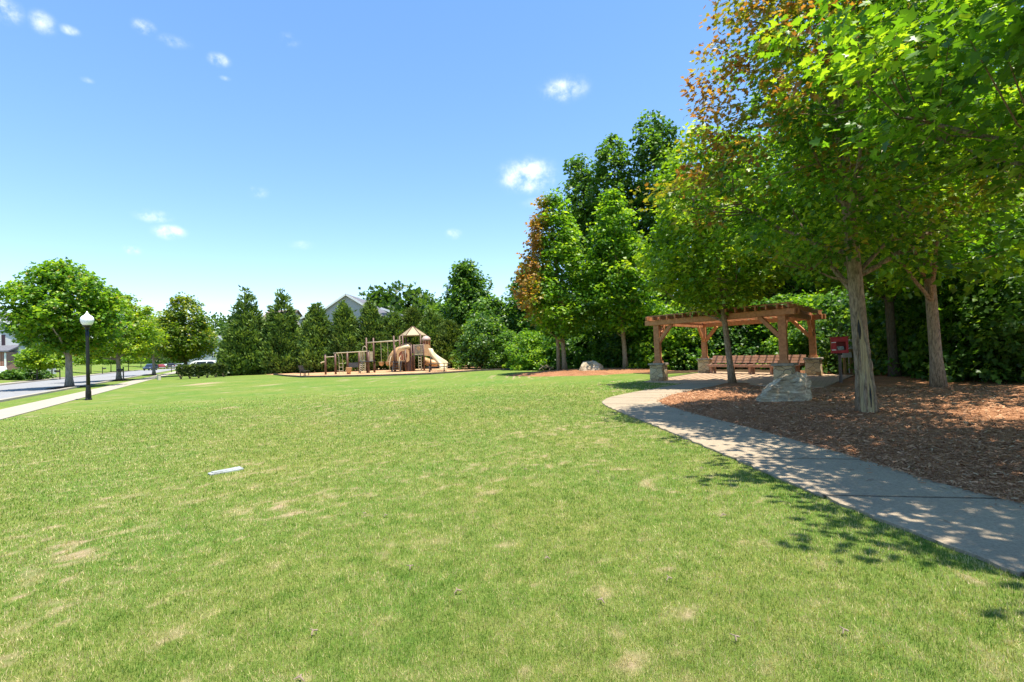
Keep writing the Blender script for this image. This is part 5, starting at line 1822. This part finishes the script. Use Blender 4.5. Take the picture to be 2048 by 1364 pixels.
# lower wings either side
mb = MB(); mb.box((-6.3, .5, 4.2), (2.6, 9, 9)).box((6.2, .5, 4.2), (2.4, 9, 9)); mb.build('side_wing', 'siding_grey', h)
mb = MB()
for s in (-1, 1):
    mb.extrude_y([(s * 5.05, 9.35), (s * 8.2, 8.1), (s * 8.2, 8.3), (s * 5.05, 9.6)] if s < 0 else [(s * 8.2, 8.1), (s * 5.05, 9.35), (s * 5.05, 9.6), (s * 8.2, 8.3)], -4.6, 5.2)
mb.build('wing_roof', 'shingle', h)
mb = MB()
for s in (-1, 1): mb.bar((s * 8.2, -4.65, 8.15), (s * 5.05, -4.65, 9.42), .06, .3)
mb.build('wing_fascia', 'white_trim', h)
d = 92
house('ranch_house', 'brown roofed house glimpsed between the two tallest cypresses', (base(545, d), d + 5, 0), 0, 9, 5.0, 8.6, 11.0, 'siding_tan', 'shingle_brown', gable_front=False)['group'] = 'houses around the park'
# far left house
d = 74; zz = 1.0
xl = base(5, d, zz)
h = house('garage_house', 'grey two storey house with brick garage at the left edge', (xl - 6.4, d + 5, zz), R(22), 11, 12, 6.9, 9.8, 'siding_pale', 'shingle', [(2.9, 4.9, 1.1, 1.6, True), (-2.5, 4.9, 1.1, 1.6, True)])
h['group'] = 'houses around the park'
MB().box((1.0, -7.6, 1.3), (9.0, 3.2, 3.6)).build('garage', 'brick', h)
MB().extrude_x([(-9.5, 3.1), (-5.95, 4.0), (-5.95, 4.2), (-9.5, 3.3)], -3.8, 5.8).build('garage_roof', 'shingle', h)
MB().box((1.0, -9.23, 1.15), (4.8, .06, 2.3)).build('garage_door', 'white_trim', h)
for s in (-3.35, 5.35): MB().box((s, -9.24, 1.5), (.22, .08, 3.0)).build('corner_trim', 'white_trim', h)
# bungalow right of street end
d = 118
h = house('bungalow', 'pale bungalow with grey roof behind the white car', (base(446, d), d + 6, 0), R(-8), 9.6, 12, 4.6, 7.6, 'siding_pale', 'shingle', [(-1.4, 3.2, .9, 1.1, False), (2.2, 2.2, 1.2, 1.5, False)])
h['group'] = 'houses around the park'
MB().extrude_y([(-8.4, 2.7), (-3.6, 5.0), (-3.6, 5.25), (-8.4, 2.95)], -7.2, -2).build('porch_roof', 'shingle', h)
MB().box((-6.0, -4.6, 1.3), (3.9, 4.5, 3.0)).build('porch_wall', 'siding_pale', h)
# house over the bank
d = 185
x = base(148, d); z = hz(x, d)
house('hill_house', 'grey roofed house over the grassy bank behind the big street tree', (base(148, d, z), d, z), R(20), 11, 13, 4.5, 7.5, 'siding_pale', 'shingle', [(-2, 2, 1.2, 1.5, False), (2.4, 2, 1.2, 1.5, False)], gable_front=False)['group'] = 'houses around the park'
# round shrub by the garage
for (px, d, s, lab) in ((66, 70, .5, 'clipped dark shrub right of the garage corner'), (20, 66, .3, 'round green shrub beside the white car in the driveway')):
    x = base(px, d, 1.0); r = empty('garden_shrub', (x, d, hz(x, d)), 0, lab, 'shrub', 'clipped shrubs by the garage house')
    grow(r, H=2.3 * s / .5, zb=.1, Rx=2.2 * s / .5 * .8, prof='mound', seed=int(px), nc=120, nl=16, leaf=.3, cr=.35, palette=DEEP, trunk_r=.05, limbs=4, leafkind='quad', trunk_top=.5, tname='stem', bark='bark_dark')


# ------------------------------------------------------------------ cars
def car_mat(name, c):
    mt, N, L, p = new_mat(name)
    v = coords(N, L); f = noise(N, L, v, 2, 3)
    r_ = ramp(N, [(.3, tuple(x * .93 for x in c)), (.7, c)]); L.new(f, r_.inputs[0]); L.new(r_.outputs[0], p.inputs['Base Color'])
    p.inputs['Roughness'].default_value = .28; p.inputs['Coat Weight'].default_value = .6; p.inputs['Coat Roughness'].default_value = .05
    return mt


CM = {k: car_mat(k + ' car paint', c) for k, c in dict(white=(.78, .78, .78), blue=(.03, .05, .10), silver=(.45, .46, .48), black=(.015, .015, .018), red=(.22, .02, .02)).items()}


def car(paint, label, x, y, z, rz, suv=False):
    r = empty('parked_car', (x, y, z), rz, label, 'car', 'cars parked along the street and drives')
    hr = 1.68 if suv else 1.45
    L_, W = 4.6, 1.82
    body = [(-2.3, .32), (2.25, .32), (2.3, .55), (2.22, .82), (1.25, .98), (-2.1, 1.02 if suv else .98), (-2.3, .85)]
    cab = [(1.25, .98), (.45, hr - .06), (.2, hr), (-1.35, hr), (-1.65, hr - .08), (-2.1, 1.0)] if not suv else [(1.2, .98), (.5, hr - .06), (.2, hr), (-1.8, hr), (-2.05, hr - .12), (-2.22, 1.0)]
    MB().extrude_y(body, -W / 2, W / 2).build('body', CM[paint], r, bevel=.06)
    n = len(cab); vs = []
    for s in (-1, 1):
        for (a, b) in cab: vs.append((a, s * (W / 2 - .04 - .2 * (b - .98) / (hr - .98)), b))
    fs = [tuple(range(n)), tuple(reversed(range(n, 2 * n)))] + [((i + 1) % n, i, n + i, n + (i + 1) % n) for i in range(n)]
    MB().add(vs, fs).build('cabin', CM[paint], r, bevel=.03)
    g = MB()
    zt, zb_ = hr - .1, 1.04
    for s in (-1, 1):
        yo = lambda b: s * (W / 2 - .04 - .2 * (b - .98) / (hr - .98) + .008)
        for (a0, a1, b0, b1) in ((.95, -.15, .35, -.15), (-.25, -1.25, -.25, -1.2), (-1.33, -1.85 if suv else -1.75, -1.28, -1.7 if suv else -1.35)):
            q = [(a0, yo(zb_), zb_), (a1, yo(zb_), zb_), (b1, yo(zt), zt), (b0, yo(zt), zt)]
            g.add(q, [(0, 1, 2, 3) if s > 0 else (3, 2, 1, 0)])
    g.add([(1.17, -.7, 1.05), (1.17, .7, 1.05), (.52, .6, hr - .1), (.52, -.6, hr - .1)], [(0, 1, 2, 3)])
    bx_ = -2.19 if suv else -2.03; bt = -2.06 if suv else -1.70
    g.add([(bx_, .7, 1.06), (bx_, -.7, 1.06), (bt, -.6, hr - .16), (bt, .6, hr - .16)], [(0, 1, 2, 3)])
    g.build('windows', 'glass_dark', r)
    for (sx, sy) in ((1.4, 1), (1.4, -1), (-1.4, 1), (-1.4, -1)):
        w = MB().tube([(sx, sy * (W / 2 - .18), .33), (sx, sy * (W / 2 + .02), .33)], .33, 18).build('wheel', 'tyre', r)
        MB().tube([(sx, sy * (W / 2 + .015), .33), (sx, sy * (W / 2 + .03), .33)], .2, 12).build('rim', 'chrome', w)
    for s in (-1, 1):
        MB().box((-2.29, s * .72, .86), (.06, .28, .16)).build('tail_light', 'tail_red', r)
        MB().box((2.24, s * .68, .72), (.08, .34, .13)).build('headlight', 'grey_box', r)
    MB().box((-2.31, 0, .5), (.06, 1.7, .22)).build('bumper', 'grey_box', r)
    return r


car('white', 'white car parked behind the clipped hedge', base(424, 57), 57, .0, R(8), False).scale = (1.05, 1, 1.24)
x = base(2, 66, .6)
car('white', 'white sport utility car in the driveway at the left edge', x - 1.6, 66, hz(x, 66) + .02, R(165), True)
sa = math.atan2(ST.y, ST.x)
for (px, d, pt, lab, rz, suv) in ((301, 128, 'blue', 'dark blue car, nearest in the line at the street end', sa + 2.9, True), (319, 150, 'red', 'dull red car beside the dark blue one at the street end', sa + .4, False),
                             (330, 162, 'silver', 'silver car behind the third street tree at the street end', sa, False), (341, 150, 'black', 'black car at the street end left of the small mailbox', sa + .2, True),
                             (357, 175, 'silver', 'farthest pale car at the street end, above the hedge', sa + 1.2, False)):
    car(pt, lab, base(px, d), d, hz(base(px, d), d) + .02, rz, suv)
